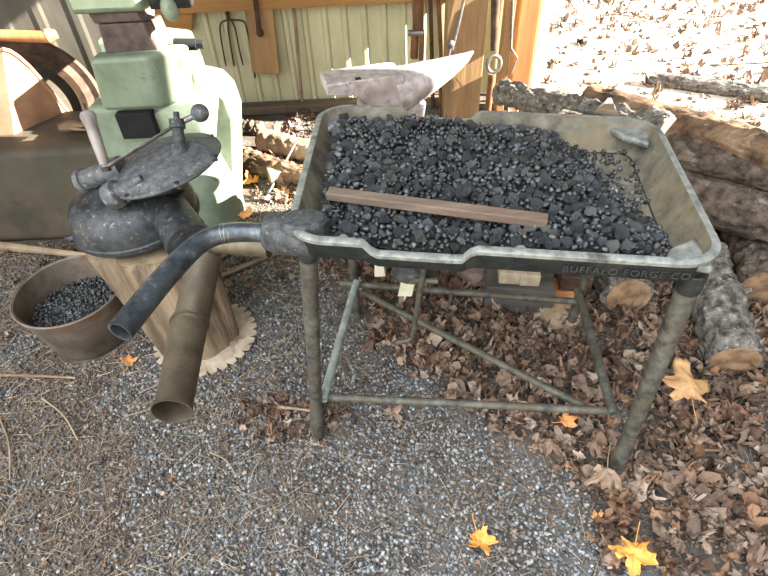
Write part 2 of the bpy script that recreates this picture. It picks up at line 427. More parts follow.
# ------------------------------------------------------------------ setting
def bump_ground(x, y):
    return .010 * noise.noise(Vector((x * 2.2, y * 2.2, 0))) + .004 * noise.noise(Vector((x * 9, y * 9, 3)))
def grid(name, x0, x1, y0, y1, st, m_, dz=0.0):
    nx = int((x1 - x0) / st); ny = int((y1 - y0) / st)
    vs = [(x0 + i * st, y0 + j * st, bump_ground(x0 + i * st, y0 + j * st) + dz) for j in range(ny + 1) for i in range(nx + 1)]
    fs = [(j * (nx + 1) + i, j * (nx + 1) + i + 1, (j + 1) * (nx + 1) + i + 1, (j + 1) * (nx + 1) + i) for j in range(ny) for i in range(nx)]
    b = MB(); b.add(vs, fs); return b
structure(grid('floor', -3.2, 2.2, -1.0, 4.2, .04, 'ground').build('floor', 'ground'))
g = MB()
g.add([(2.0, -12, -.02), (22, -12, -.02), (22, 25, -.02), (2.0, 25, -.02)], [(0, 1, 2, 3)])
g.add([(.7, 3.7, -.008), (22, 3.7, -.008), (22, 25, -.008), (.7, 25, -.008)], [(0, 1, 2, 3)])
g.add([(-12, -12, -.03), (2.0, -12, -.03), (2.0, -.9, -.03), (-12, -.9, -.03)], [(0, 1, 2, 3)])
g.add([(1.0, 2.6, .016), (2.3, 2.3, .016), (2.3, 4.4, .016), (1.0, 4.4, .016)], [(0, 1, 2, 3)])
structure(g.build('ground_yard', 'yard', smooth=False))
# corrugated wall sheets
def sheet(x0, x1, y, z1, pitch=.115, dp=.016):
    xs = []; x = x0
    while x < x1:
        xs += [(x, 0), (x + pitch * .62, 0), (x + pitch * .72, -dp), (x + pitch * .90, -dp)]; x += pitch
    xs.append((x1, 0))
    b = MB(); n = len(xs)
    vs = [(a, y + d, z) for z in (0.02, z1) for a, d in xs] + [(a, y + d + .003, z) for z in (0.02, z1) for a, d in xs]
    fs = [(i, i + 1, n + i + 1, n + i) for i in range(n - 1)] + [(2 * n + i + 1, 2 * n + i, 3 * n + i, 3 * n + i + 1) for i in range(n - 1)]
    return b.add(vs, fs)
WY = 3.35
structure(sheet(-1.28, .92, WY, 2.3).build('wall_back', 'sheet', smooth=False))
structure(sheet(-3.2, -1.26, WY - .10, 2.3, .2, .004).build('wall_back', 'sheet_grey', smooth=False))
structure(MB().box((-3.25, .6, 0), (-3.2, WY, 2.3)).build('wall_left_shade', 'sheet_grey', smooth=False))  # unseen wall, added to keep the hammer side dark
structure(MB().box((1.95, -1.0, 0), (2.0, 1.64, 2.3)).build('wall_right_sun_block', 'sheet_grey', smooth=False))  # unseen wall, added to block the sun; its end sets the shadow line
structure(MB().box((-3.3, .95, 2.3), (1.42, 3.6, 2.36)).build('ceiling', 'plank_grey', smooth=False))  # unseen shed roof, edges cut back to let sun and sky light in
# dusty earth ledge and sill at the foot of the wall
structure(MB().box((-1.25, WY - .12, 0.0), (.5, WY - .02, .045)).build('baseboard_back', 'plank', bevel=.004))
gz = P(300, 6, y=WY - .06).z
tag(MB().box((-1.24, WY - .10, gz - .0), (.50, WY - .017, gz + .14)).build('wall_beam', 'beam', bevel=.003), 'long orange-brown timber rail across the cream wall sheets at the top', 'beam')
def vpost(name, pl, pr, depth, y, m_, label, cat, h=2.28):
    a = P(pl, 30, y=y); b = P(pr, 30, y=y)
    return tag(MB().box((a.x, y, 0), (b.x, y + depth, h)).build(name, m_, bevel=.004), label, cat)
vpost('timber_post', 447, 486, .12, 3.02, 'post', 'thick brown timber post holding up the shed, directly behind the anvil horn', 'post')
vpost('timber_board', 505, 513, .10, 3.05, 'post', 'narrow brown upright board with a sunlit edge, between the ring bar and the orange board', 'board')
vpost('timber_stud', 518, 537, .10, 3.10, 'board_orange', 'orange upright board at the open end of the shed wall', 'board')
vpost('trim_board', 538, 549, .02, 3.22, 'board_pale', 'pale cream upright trim board at the outer corner of the shed', 'trim')

# ------------------------------------------------------------------ forge
ZR = .78
QA, QB, QC, QD = [P(*q, z=ZR) for q in ((290, 237), (724, 264), (652, 121), (324, 106))]
fc = (QA + QB + QC + QD) / 4
forge = thing('forge', (fc.x, fc.y, 0), 'cast iron blacksmith forge table with a rectangular coal pan on four pipe legs', 'forge')
def contour(off, rad=.075, n=9):
    pts = [QA, QB, QC, QD]; out = []
    ln = []
    for i in range(4):
        a, b = pts[i], pts[(i + 1) % 4]; d = (b - a).normalized(); nrm = Vector((d.y, -d.x, 0))
        ln.append((a + nrm * off, d))
    def isect(l1, l2):
        p, d = l1; q, e = l2; den = d.x * e.y - d.y * e.x
        t = ((q.x - p.x) * e.y - (q.y - p.y) * e.x) / den; return p + d * t
    cs = [isect(ln[(i - 1) % 4], ln[i]) for i in range(4)]
    r = max(.02, rad + off)
    arcs = []
    for i in range(4):
        c = cs[i]; d0 = ln[(i - 1) % 4][1]; d1 = ln[i][1]
        ang = math.acos(max(-1, min(1, d0.dot(d1)))); t = r * math.tan(ang / 2)
        p0 = c - d0 * t; p1 = c + d1 * t
        nn = Vector((-d0.y, d0.x, 0)); cen = p0 + nn * r
        a0 = math.atan2((p0 - cen).y, (p0 - cen).x)
        arcs.append([cen + Vector((math.cos(a0 + ang * k / n), math.sin(a0 + ang * k / n), 0)) * r for k in range(n + 1)])
    for i in range(4):
        out += [(p, None) for p in arcs[i]]
        a = arcs[i][-1]; b = arcs[(i + 1) % 4][0]
        for k in range(1, 48):
            out.append((lerp(a, b, k / 48), (i, (lerp(a, b, k / 48) - pts[i]).dot((pts[(i + 1) % 4] - pts[i]).normalized()) / (pts[(i + 1) % 4] - pts[i]).length)))
    return out
def notch(e):
    if e is None: return 0
    i, t = e
    if i == 0: a, b, w, dp = .18, .455, .035, .026
    elif i == 2: a, b, w, dp = .50, .745, .03, .026
    else: return 0
    return dp * smooth((t - a) / w) * smooth((b - t) / w)
layers = [(-.050, -.088, 0, 0), (-.055, -.080, 0, 0), (-.012, -.058, 0, 0), (.001, -.048, 0, 0), (.003, -.008, 1, 0), (.012, -.006, 1, 1), (.013, .002, 1, 1), (.006, .006, 1, 1), (-.004, .005, 1, 1), (-.008, -.004, 1, 2), (-.026, -.050, 0, 2), (-.045, -.076, 0, 2)]
base = contour(0)
cs = [contour(l[0]) for l in layers]
n = len(base); vs = []; fs = []; mi = []
for li, l in enumerate(layers):
    for k in range(n):
        p = cs[li][k][0]; z = ZR + l[1] - notch(base[k][1]) * l[2] - (notch(base[k][1]) * .5 if l[1] > -.06 and not l[2] else 0)
        vs.append((p.x, p.y, z))
pan = MB()
pan.v = vs
for li in range(1, len(layers) - 1):
    for k in range(n):
        pan.f.append((li * n + k, li * n + (k + 1) % n, (li + 1) * n + (k + 1) % n, (li + 1) * n + k))
        pan.mi.append([0, 1, 2][layers[li + 1][3]] if layers[li + 1][3] != 2 else 2)
pan.v.append((fc.x, fc.y, ZR - .080)); ci = len(pan.v) - 1
pan.v.append((fc.x, fc.y, ZR - .084)); cj = len(pan.v) - 1
L_ = len(layers) - 1
for k in range(n):
    pan.f.append((L_ * n + k, L_ * n + (k + 1) % n, ci)); pan.mi.append(2)
    pan.f.append((n + k, n + (k + 1) % n, cj)); pan.mi.append(0)
# drop unused first layer
pan.v[0:n] = []; pan.f = [tuple(i - n for i in f) for f in pan.f]
pan.build('fire_pan', ['pan_black', 'pan_rim', 'pan_ash'], forge, angle=50)
# corner pads inside the rim
def quad_pt(u, v, z):
    a = lerp(QA, QB, u); b = lerp(QD, QC, u); p = lerp(a, b, v); return Vector((p.x, p.y, z))
for (u, v, su, sv) in ((1, 0, -1, 1), (1, 1, -1, -1), (0, 1, 1, -1)):
    du, dv = .115, .17
    c = [(u + su * .008, v + sv * .008), (u + su * du, v + sv * .03), (u + su * du * .75, v + sv * dv * .62), (u + su * .022, v + sv * dv)]
    b = MB(); t_ = [quad_pt(x, y, ZR - .014) for x, y in c]; b_ = [quad_pt(x, y, ZR - .034) for i, (x, y) in enumerate(c)]
    if (u + v) % 2 == 1: pass
    b.hexa(b_, t_); b.build('corner_pad', 'pan_rim', forge, bevel=.008, seg=3)
# pivot lug at the front left corner
lg0 = P(268, 232, z=.742); lg1 = P(318, 238, z=.742)
b = MB(); ax = (lg1 - lg0).normalized(); 
b.tube(spline([lg0 - ax * .002, lerp(lg0, lg1, .15), lerp(lg0, lg1, .6), lg1], 5), [.034] + [.041] * 4 + [.045] * 11, 24)
b.build('pivot_lug', 'cast', forge, bevel=.008, seg=3)
b = MB(); cc = P(303, 222, z=ZR)
b.lathe([(.046, -.06), (.046, .004), (.040, .012), (.02, .015), (1e-5, .015)], Matrix.Translation(cc) @ Matrix.Diagonal((1.15, .8, 1, 1)), 28)
b.build('socket_boss', 'cast', forge)
# hole bosses in the front wall
for px, py in ((520, 252), (343, 241)):
    c = P(px, py, z=ZR - .022) ; c = c + Vector((0, -.006, 0))
    b = MB(); dirn = (QB - QA).normalized(); nr = Vector((dirn.y, -dirn.x, 0))
    b.lathe([(.005, -.012), (.005, .004), (.012, .004), (.013, -.012)], frame(c, nr), 20, closed=True); b.build('hole_ring', 'pan_rim', forge)
    b = MB(); b.lathe([(.0052, -.004), (.0052, -.0005), (1e-5, -.0005)], frame(c, nr), 16); b.build('bolt_hole', 'shade_black', forge)
# raised lettering cast in the front wall
dirn = (QB - QA).normalized(); nr = Vector((dirn.y, -dirn.x, 0))
cu = bpy.data.curves.new('lettering', 'FONT'); cu.body = 'BUFFALO FORGE CO'; cu.size = .022; cu.extrude = .0012; cu.align_x = 'CENTER'; cu.space_character = 1.15
to = bpy.data.objects.new('tmp_text', cu); COL.objects.link(to)
dg = bpy.context.evaluated_depsgraph_get()
me = bpy.data.meshes.new_from_object(to.evaluated_get(dg)); me.name = 'lettering'
bpy.data.objects.remove(to)
me.materials.append(MT['chalk'])
lt = bpy.data.objects.new('raised_lettering', me); COL.objects.link(lt); lt.parent = forge
Mx = Matrix((dirn, Vector((0, 0, 1)), nr)).transposed().to_4x4()
Mx.translation = quad_pt(.80, 0, ZR - .038) + nr * .0055 - forge.location
lt.matrix_local = Mx
# legs
tops = dict(FL=P(308, 252, z=.715), FR=P(690, 283, z=.70), BR=P(604, 235, z=.70), BL=P(357, 250, z=.66))
feet = dict(FL=P(318, 440, z=-.012), FR=P(613, 476, z=-.012), BR=quad_pt(.93, .94, -.01), BL=P(353, 300, z=.14))
feet['BL'] = feet['BL'] + (feet['BL'] - tops['BL']) * .25; feet['BL'].z = -.01
tops['BR'] = quad_pt(.94, .93, .66); tops['BL'] = quad_pt(.06, .9, .66)
feet['BL'] = Vector((tops['BL'].x + .02, tops['BL'].y - .02, -.01))
low = dict(FL=P(325, 396, z=.18), FR=P(611, 411, z=.20), BR=P(578, 292, z=.20), BL=P(356, 284, z=.20))
feet['BR'] = low['BR'] + Vector((.02, .03, 0)); feet['BR'].z = -.01
feet['BL'] = low['BL'] + Vector((-.01, .03, 0)); feet['BL'].z = -.01
rk = dict(FL=.0185, FR=.0205, BR=.016, BL=.016)
for k in ('FL', 'FR', 'BR', 'BL'):
    t, f_ = tops[k], feet[k]
    b = MB(); b.tube([t, lerp(t, f_, .45), lerp(t, f_, .74), lerp(t, f_, .80), f_], [rk[k] * 1.08, rk[k], rk[k] * .92, rk[k] * 1.02, rk[k] * .98], 18)
    b.build('leg', 'leg', forge)
    b = MB(); b.lathe([(rk[k] * 1.12, -.02), (rk[k] * 1.25, .03)], frame(t, t - f_), 18); b.build('leg_socket', 'pan_black', forge, bevel=.003)
def bar(a, b_, r, name, m_='leg', inner=None):
    q = MB(); q.tube([a, lerp(a, b_, .5), b_], r, 16, inner=inner); return q.build(name, m_, forge)
d_ = (low['FR'] - low['FL']).normalized()
bar(low['FL'] + Vector((0, -.004, .002)), low['FR'], .0115, 'stretcher')
bar(low['BL'] - (low['FL'] - low['BL']).normalized() * .01, low['FL'] + (low['FL'] - low['BL']).normalized() * .022 + Vector((0, 0, .012)), .0125, 'side_bar', 'leg_lit', .8)
bar(low['BR'] - (low['FR'] - low['BR']).normalized() * .01, low['FR'] + (low['FR'] - low['BR']).normalized() * .018 + Vector((0, 0, .012)), .0135, 'side_bar', 'leg', .8)
bar(P(340, 283, z=.19), P(582, 302, z=.19), .0115, 'stretcher')
bar(P(362, 292, z=.175), P(590, 410, z=.185), .0110, 'diagonal_brace')
# wire wrapped round the front left foot
b = MB(); c = lerp(tops['FL'], feet['FL'], .80)
for a in (0, .025):
    q = lerp(tops['FL'], feet['FL'], .82 + a); b.tube([q + Vector((math.cos(A) * .0175, math.sin(A) * .0175, A * .002)) for A in np.linspace(0, 6.28, 20)], .0012, 6)
b.build('binding_wire', 'rust', forge)
# tuyere and ash gate hanging below the pan
tc_ = P(412, 262, z=.56)
b = MB(); b.lathe([(.075, .14), (.072, .09), (.05, .06), (.047, 0), (.052, -.005), (.052, -.03), (1e-5, -.03)], Matrix.Translation(tc_), 28)
b.build('tuyere', 'cast', forge)
b = MB(); r0 = P(427, 250, z=.66); r1 = P(413, 332, z=.32)
b.tube(spline([r0, lerp(r0, r1, .5), r1, r1 + Vector((-.012, -.008, -.022)), r1 + Vector((-.05, -.01, -.03))], 6), .0075, 12)
b.build('ash_gate_rod', 'leg', forge)
b = MB(); b.tube([tc_ + Vector((-.02, -.04, -.02)), tc_ + Vector((.06, -.06, -.015))], .008, 10); b.build('gate_hinge', 'leg', forge)
# paper tag
a = P(401, 282, z=.26); b = MB()
w_ = Vector((.046, -.004, 0)); h_ = Vector((-.012, -.012, -.052))
pl = [a, a + w_, a + w_ + h_, a + w_ * .62 + h_ * 1.0, a + w_ * .55 + h_ * 1.35, a + w_ * .45 + h_ * 1.0, a + h_]
b.prism(pl, (0, .0022, 0)); tg = b.build('paper_tag', 'tag', smooth=False)
tag(tg, 'pale yellow paper tag hanging from the rear lower bar of the forge', 'tag')

# ------------------------------------------------------------------ coal in the pan
def coal_h(u, v):
    # u 0..1 left-right, v 0..1 front-back, height above the pan floor
    e = 1.03 - .18 * smooth((v - .1) / .8)
    right = smooth((e - u) / .24)
    h = .056 + .026 * noise.noise(Vector((u * 5, v * 4, 1.3))) + .010 * noise.noise(Vector((u * 14, v * 11, 4)))
    h += .030 * math.exp(-(((u - .60) / .20) ** 2 + ((v - .62) / .32) ** 2))
    h += .016 * math.exp(-(((u - .16) / .16) ** 2 + ((v - .8) / .3) ** 2))
    h -= .022 * math.exp(-(((u - .40) / .12) ** 2 + ((v - .42) / .2) ** 2))
    h -= .020 * math.exp(-(((u - .24) / .16) ** 2 + ((v - .03) / .12) ** 2))
    h -= .012 * smooth((.12 - v) / .12)
    return h * right
ZF = ZR - .079
def inset_uv(u, v): return (.052 + u * .896, .07 + v * .86)
nu, nv = 70, 50
b = MB(); vs = []
for j in range(nv + 1):
    for i in range(nu + 1):
        u, v = inset_uv(i / nu, j / nv); hh = coal_h(u, v)
        hh = max(.005, hh - .008 + .006 * noise.noise(Vector((u * 40, v * 30, 0)))) if hh > .0015 else -.004
        vs.append(quad_pt(u, v, ZF + hh))
b.add(vs, [(j * (nu + 1) + i, j * (nu + 1) + i + 1, (j + 1) * (nu + 1) + i + 1, (j + 1) * (nu + 1) + i) for j in range(nv) for i in range(nu)])
bed = b.build('coal_fines', 'coal_bed')
tag(bed, 'black coal dust and fines filling the forge pan under the lumps', 'coal dust', kind='stuff')
coalv = [rock_variant(2, s, .42, .75) for s in range(10)]
lump_mesh = [var_mesh('coal_lump', v, f, 'coal', flat=True) for i, (v, f) in enumerate(coalv)]
cands = []
tries = 0
cell = {}
while len(cands) < 3300 and tries < 60000:
    tries += 1
    u, v = inset_uv(random.random(), random.random()); h = coal_h(u, v)
    if h < .004 and random.random() > .03: continue
    r = random.choice([.007, .0095, .012, .0145, .017, .020]) * random.uniform(.85, 1.15)
    if h < .03: r = min(r, .0085)
    if len(cands) < 12: r = random.uniform(.018, .024)
    p = quad_pt(u, v, ZF + max(h, .003) + random.uniform(-.004, .006) + r * .1)
    key = (int(p.x / .03), int(p.y / .03)); ok = True
    for dx in (-1, 0, 1):
        for dy in (-1, 0, 1):
            for q, rq in cell.get((key[0] + dx, key[1] + dy), ()):
                if (q - p).length < (r + rq) * .62: ok = False; break
    if not ok: continue
    cell.setdefault(key, []).append((p, r)); cands.append((p, r, h))
vis = sorted(cands, key=lambda c: -(c[1] / (c[0] - CO).length))
GL = 'coal lumps in the forge pan'
for i, (p, r, h) in enumerate(vis[:300]):
    o = bpy.data.objects.new('coal_lump', lump_mesh[i % 10]); COL.objects.link(o)
    o.location = p; o.rotation_euler = (random.uniform(-.5, .5), random.uniform(-.5, .5), random.uniform(0, 6.28)); o.scale = (r, r, r)
    tag(o, 'larger lump of black coal among the heap in the forge pan', 'coal', GL)
rest = [(random.randrange(10), rotm(random.uniform(-.8, .8), random.uniform(-.8, .8), random.uniform(0, 6.28), r), tuple(p)) for p, r, h in vis[300:]]
tag(merged('small_coal', coalv, rest, 'coal'), 'smaller black coal pieces heaped over the whole forge pan', 'coal', kind='stuff')

# plank on the coal
pa = P(330, 186, z=.792); pb = P(549, 213, z=.792)
dx = (pb - pa).normalized(); sdv = Vector((0, 0, 1)).cross(dx).normalized()
W_, T_ = .040, .020
b = MB(); c0 = [pa - sdv * W_ * .0, pb, pb - sdv * W_ * .75 , pa - sdv * W_ * .75]
b.hexa([p + Vector((0, 0, -T_)) for p in c0], c0)
tag(b.build('wood_plank', 'plank', bevel=.003), 'narrow weathered brown plank lying across the coal', 'plank')
# burnt chip beside the plank
c = P(468, 190, z=.795); b = MB(); v, f = rock_variant(2, 33, .3, .6); b.add([Vector(q) * .026 + c for q in v], [tuple(x) for x in f])
tag(b.build('clinker', 'coal_bed', smooth=False), 'large dark clinker lump behind the plank near the middle of the pan', 'clinker')

# ------------------------------------------------------------------ lever pipe and blower
lev = spline([P(322, 238, z=.742), P(272, 233, z=.742), P(228, 233, z=.735), P(200, 243, z=.73), P(168, 274, z=.728), P(120, 332, z=.722)], 8)
lever = MB(); rr = [.0185 + .003 * smooth(i / len(lev)) for i in range(len(lev))]; rr = [x * 1.14 for x in rr]
lever.tube(lev, rr, 20, inner=.8)
lv = lever.build('lever_pipe', 'lever')
tag(lv, 'bent black pipe lever reaching from the forge corner out over the stump', 'pipe')
b = MB()
for px, py in ((154, 292), (135, 319)):
    q = P(px, py, z=.735); dd = (CO - q).normalized(); q = min(lev, key=lambda s: (s - q).length) ; nrm = (CO - q).normalized(); nrm = (nrm + Vector((.35, 0, 0))).normalized()
    b = MB(); b.lathe([(.0042, 0), (1e-5, .0)], frame(q + nrm * .0222, nrm), 14); b.lathe([(.0042, 0), (.0042, -.003)], frame(q + nrm * .0222, nrm), 14)
    b.build('drilled_hole', 'shade_black', lv)
i0 = min(range(len(lev)), key=lambda i: (lev[i] - P(222, 232, z=.735)).length)
b = MB()
for k, off in enumerate((0, .006, .014)):
    q = lev[i0] + Vector((off, 0, 0)); t = (lev[i0 + 1] - lev[i0 - 1]).normalized(); Mf = frame(q, t + Vector((0, 0, .15 * k)))
    b.tube([Mf @ Vector((math.cos(A) * .0215, math.sin(A) * .0215, A * .0006)) for A in np.linspace(0, 6.28, 22)], .0014, 6)
b.build('wire_wrap', 'steel', lv)

blow = thing('hand_crank_blower', (-.76, 1.38, .40), 'black hand-crank forge blower with domed gear case, standing on a wood stump', 'blower')
BC = Vector((-.735, 1.405, .0))
b = MB(); b.lathe([(.09, .435), (.14, .442), (.170, .462), (.184, .482), (.193, .486), (.193, .498), (.188, .502), (.187, .535), (.172, .575), (.135, .605), (.08, .62), (1e-5, .622)], Matrix.Translation(BC) @ Matrix.Rotation(math.radians(-3), 4, 'Y'), 56)
b.build('fan_housing', 'blower', blow)
ND = Vector((-.17, -.0, .98)).normalized()
DC = P(163, 163, z=.665)
Mt = frame(DC, ND)
b = MB(); b.lathe([(1e-5, -.05), (.06, -.05), (.09, -.02), (.156, -.012), (.172, -.010), (.176, -.004), (.174, .002), (.166, .003), (.158, .010), (.12, .026), (.08, .038), (.04, .044), (1e-5, .045)], Mt, 56)
gc = b.build('gear_case', 'blower_dust', blow)
for A in (200, 250, 300, 350, 40, 90):
    a = math.radians(A); b = MB(); b.lathe([(.007, -.014), (.007, .006), (1e-5, .007)], Mt @ Matrix.Translation((math.cos(a) * .169, math.sin(a) * .169, 0)), 8); b.build('bolt', 'blower', gc)
b = MB(); b.tube([BC + Vector((.03, 0, .57)), DC - ND * .03], [.09, .07], 24); b.build('neck', 'blower', blow)
HB = P(184, 158, z=.70)
HB = Mt @ Vector((0, 0, 0)); hub = P(180, 150, z=.71); ht = P(176, 112, z=.795)
b = MB(); d = (ht - hub); b.tube([hub - d * .2, hub, hub + d * .15, hub + d * .17, hub + d * .55, hub + d * .57, hub + d * .8, hub + d * .82, ht], [.030, .027, .024, .016, .016, .022, .022, .009, .008], 18)
b.build('crank_hub', 'cast', blow)
hc = hub + d * .68
ae = P(106, 168, z=.71); be = P(200, 113, z=.785)
b = MB(); zx = (be - ae).normalized(); 
Mb = frame(ae, d, zx); L1 = (hc - ae).length
b.hexa([ae + Vector((0, 0, -.004)) + q for q in (-zx.cross(d.normalized()) * .013, zx.cross(d.normalized()) * .013, zx.cross(d.normalized()) * .010 + (hc - ae), -zx.cross(d.normalized()) * .010 + (hc - ae))],
       [ae + Vector((0, 0, .004)) + q for q in (-zx.cross(d.normalized()) * .013, zx.cross(d.normalized()) * .013, zx.cross(d.normalized()) * .010 + (hc - ae), -zx.cross(d.normalized()) * .010 + (hc - ae))])
b.tube([hc, be], [.009, .008], 12)
arm = b.build('crank_arm', 'steel', blow, bevel=.0015)
b = MB(); b.ball(be, .026, 20); b.build('counterweight_ball', 'blower_dust', blow)
he = P(86, 110, z=.845); b = MB(); d2 = he - ae
b.tube([ae + d2 * t for t in (0, .05, .06, .2, .5, .75, .83, .90, .97, 1.0)], [.008, .008, .0125, .0135, .0155, .0165, .019, .021, .016, .006], 18)
b.build('crank_handle', 'handle_wood', blow)
b = MB(); b.tube([he, he + d2 * .12], [.0045, .0035], 8); b.tube([ae - d2 * .06, ae + d2 * .02], [.012, .012], 12); b.build('handle_pin', 'rust_dark', blow)
# gear shaft housings on the left
g0 = P(82, 182, z=.63); g1 = P(122, 166, z=.68)
b = MB(); b.tube([g0, lerp(g0, g1, .1), lerp(g0, g1, .12), g1], [.036, .036, .030, .030], 24, inner=.62); b.tube([lerp(g0, g1, .25), g1], .026, 20)
b.build('shaft_housing', 'blower_dust', blow)
g2 = P(110, 198, z=.635); g3 = P(142, 178, z=.69)
b = MB(); b.tube([g2, lerp(g2, g3, .08), lerp(g2, g3, .3), lerp(g2, g3, .35), g3], [.036, .039, .038, .026, .010], 24)
sh = b.build('shaft_housing', 'blower_dust', blow)
b = MB(); b.lathe([(1e-5, .018), (.012, .017), (.013, 0), (.022, 0), (.023, -.01)], frame(g2, g2 - g3), 6); b.build('bearing_nut', 'blower', sh)
b = MB(); b.tube([P(96, 188, z=.56), P(128, 182, z=.56)], [.05, .07], 20); b.build('bracket', 'blower', blow)
for px, py, z in ((72, 238, .47), (199, 224, .53)):
    q = P(px, py, z=z); b = MB(); dd = Vector((q.x - BC.x, q.y - BC.y, 0)).normalized()
    b.tube([q - dd * .03, q + dd * .008], .013, 12); b.tube([q + dd * .008 - Vector((0, 0, 0)), q + dd * .02], .007, 6); b.build('lug_bolt', 'blower', blow)
# outlet collar and duct
o0 = BC + Vector((.10, -.05, .54)); o1 = P(192, 246, z=.53)
b = MB(); b.tube([o0, lerp(o0, o1, .85), lerp(o0, o1, .86), o1], [.062, .062, .068, .068], 28); b.build('outlet', 'blower', blow)
du = [P(270, 247, z=.56), P(238, 244, z=.56), P(216, 244, z=.555), P(205, 258, z=.53), P(196, 300, z=.475), P(189, 330, z=.445)]
duct = thing('air_duct', P(189, 330, z=.30), 'rusty tan sheet metal duct pipe hanging open-ended beside the stump', 'duct')
b = MB(); sp = spline(du, 6); b.tube(sp, [.030] * 10 + [.030 + .014 * smooth((i) / 8) for i in range(len(sp) - 10)], 28, inner=.93); b.build('upper_tube', 'duct', duct)
e0 = P(190, 322, z=.45); e1 = P(174, 404, z=.425); e2 = P(172, 412, z=.424)
b = MB(); b.tube([e0, lerp(e0, e1, .05), lerp(e0, e1, .5), e1, e2], [.0455, .0455, .044, .042, .047], 32, inner=.94); b.build('lower_tube', 'duct', duct)
b = MB(); b.tube([lerp(e0, e1, .0), lerp(e0, e1, .04)], .0495, 28, inner=.93); b.build('joint_band', 'duct', duct)

# stump
stump = thing('stump', (-.70, 1.34, 0), 'tapered weathered wood stump with split grooves under the hand-crank blower', 'stump')
b = MB(); n = 48; vs = []; fs = []
H = [0, .04, .1, .18, .26, .34, .42, .435]
for i, z in enumerate(H):
    t = z / .435; c = Vector((-.682 - .070 * t, 1.34 + .065 * t, z)); r = .138 + .044 * t
    if i == len(H) - 1: r *= .96
    for k in range(n):
        A = 2 * math.pi * k / n
        g_ = noise.noise(Vector((math.cos(A) * 3.5, math.sin(A) * 3.5, z * .8))) * .22 + noise.noise(Vector((math.cos(A) * 9, math.sin(A) * 9, z * 1.0))) * .08
        if abs((A - 4.25 + math.pi) % (2 * math.pi) - math.pi) < .09: g_ -= .16
        rr_ = r * (1 + g_ * .6); vs.append(c + Vector((math.cos(A) * rr_, math.sin(A) * rr_, 0)))
for i in range(len(H) - 1):
    for k in range(n): fs.append((i * n + k, i * n + (k + 1) % n, (i + 1) * n + (k + 1) % n, (i + 1) * n + k))
fs += [tuple(range(n))[::-1]]
b.add(vs, fs); b.build('weathered_sides', 'stump', stump, angle=60)
b = MB(); b.add([v for v in vs[-n:]] , [tuple(range(n))]); b.prism([v - Vector((0, 0, .004)) for v in vs[-n:]], (0, 0, .0045)); b.build('cut_top', 'wood_end_pale', stump, smooth=False)

# circular saw blade under the stump
b = MB(); poly = []; nt = 30; R0 = .185; cx, cy = -.655, 1.325
for k in range(nt):
    a0 = 2 * math.pi * k / nt
    poly.append((cx + R0 * math.cos(a0), cy + R0 * math.sin(a0), .013)); a1 = a0 + 2 * math.pi / nt * .5
    poly.append((cx + (R0 - .004) * math.cos(a1), cy + (R0 - .004) * math.sin(a1), .013)); a2 = a0 + 2 * math.pi / nt * .62
    poly.append((cx + (R0 - .022) * math.cos(a2), cy + (R0 - .022) * math.sin(a2), .013))
b.prism(poly, (0, 0, .004)); sb = b.build('circular_saw_blade', 'saw', smooth=False)
tag(sb, 'rusty tan toothed circular saw blade lying on the ground under the stump', 'saw blade')

# bucket
bk = thing('bucket', (-1.09, 1.395, 0), 'rusty brown metal bucket half full of coal, left of the stump', 'bucket')
b = MB(); Mk = Matrix.Translation((-1.09, 1.395, 0)) @ Matrix.Rotation(math.radians(2), 4, 'X')
b.lathe([(1e-5, .006), (.138, .006), (.142, .012), (.177, .215), (.183, .217), (.184, .222), (.180, .226), (.174, .222), (.139, .02), (1e-5, .016)], Mk, 56)
b.build('shell', 'bucket', bk)
for A in (0.1, 3.2):
    b = MB(); b.lathe([(.018, 0), (.018, .004), (1e-5, .006)], frame(Mk @ Vector((.178 * math.cos(A), .178 * math.sin(A), .19)), (math.cos(A), math.sin(A), 0)), 14); b.build('handle_ear', 'bucket', bk)
b = MB(); b.lathe([(.160, .11), (.155, .125), (.08, .140), (1e-5, .145)], Matrix.Translation((-1.09, 1.395, 0)), 36)
tag(b.build('bucket_fines', 'coal_bed'), 'black coal dust in the bottom of the rusty bucket', 'coal dust', kind='stuff')
tr = []
for k in range(900):
    A = random.uniform(0, 6.28); q = .155 * math.sqrt(random.random()); tr.append((random.randrange(10), rotm(random.random() * 6, random.random() * 6, random.random() * 6, random.uniform(.005, .011)), (-1.09 + q * math.cos(A), 1.395 + q * math.sin(A), .142 - q * .09 + random.uniform(0, .008))))
tag(merged('bucket_coal', coalv, tr, 'coal'), 'small grey-black coal filling the rusty bucket', 'coal', kind='stuff')

# ------------------------------------------------------------------ anvil on its stump
anv = thing('anvil', (.06, 1.78, .42), 'steel anvil with a long pointed horn standing on a stump behind the forge', 'anvil')
AH = P(323, 78, z=.74); AT = P(473, 57, z=.83)
ax = (P(473, 57, z=.74) - AH); AL = ax.length; ax.normalize(); ay = Vector((0, 0, 1)).cross(ax)
def AP(s, t, z): q = AH + ax * s + ay * t; return Vector((q.x, q.y, z - .06))
hw = .066
b = MB()
secs = [(0, hw, .80, .76, .9), (.10, hw, .80, .745, .9), (.16, hw, .80, .68, .6), (.24, hw, .80, .65, .6), (.27, hw * .98, .795, .64, .6)]
vs = []
for s_, w, zt, zb, k in secs:
    vs += [AP(s_, -w, zt), AP(s_, w, zt), AP(s_, w, (zt + zb) / 2), AP(s_, w * k, zb), AP(s_, -w * k, zb), AP(s_, -w, (zt + zb) / 2)]
fs = [(0, 1, 2, 3, 4, 5)[::-1], tuple(24 + i for i in range(6))]
for i in range(len(secs) - 1):
    for k in range(6): fs.append((i * 6 + k, i * 6 + (k + 1) % 6, (i + 1) * 6 + (k + 1) % 6, (i + 1) * 6 + k))
b.add(vs, fs); b.build('face_and_body', 'anvil', anv, bevel=.004)
b = MB(); hn = []
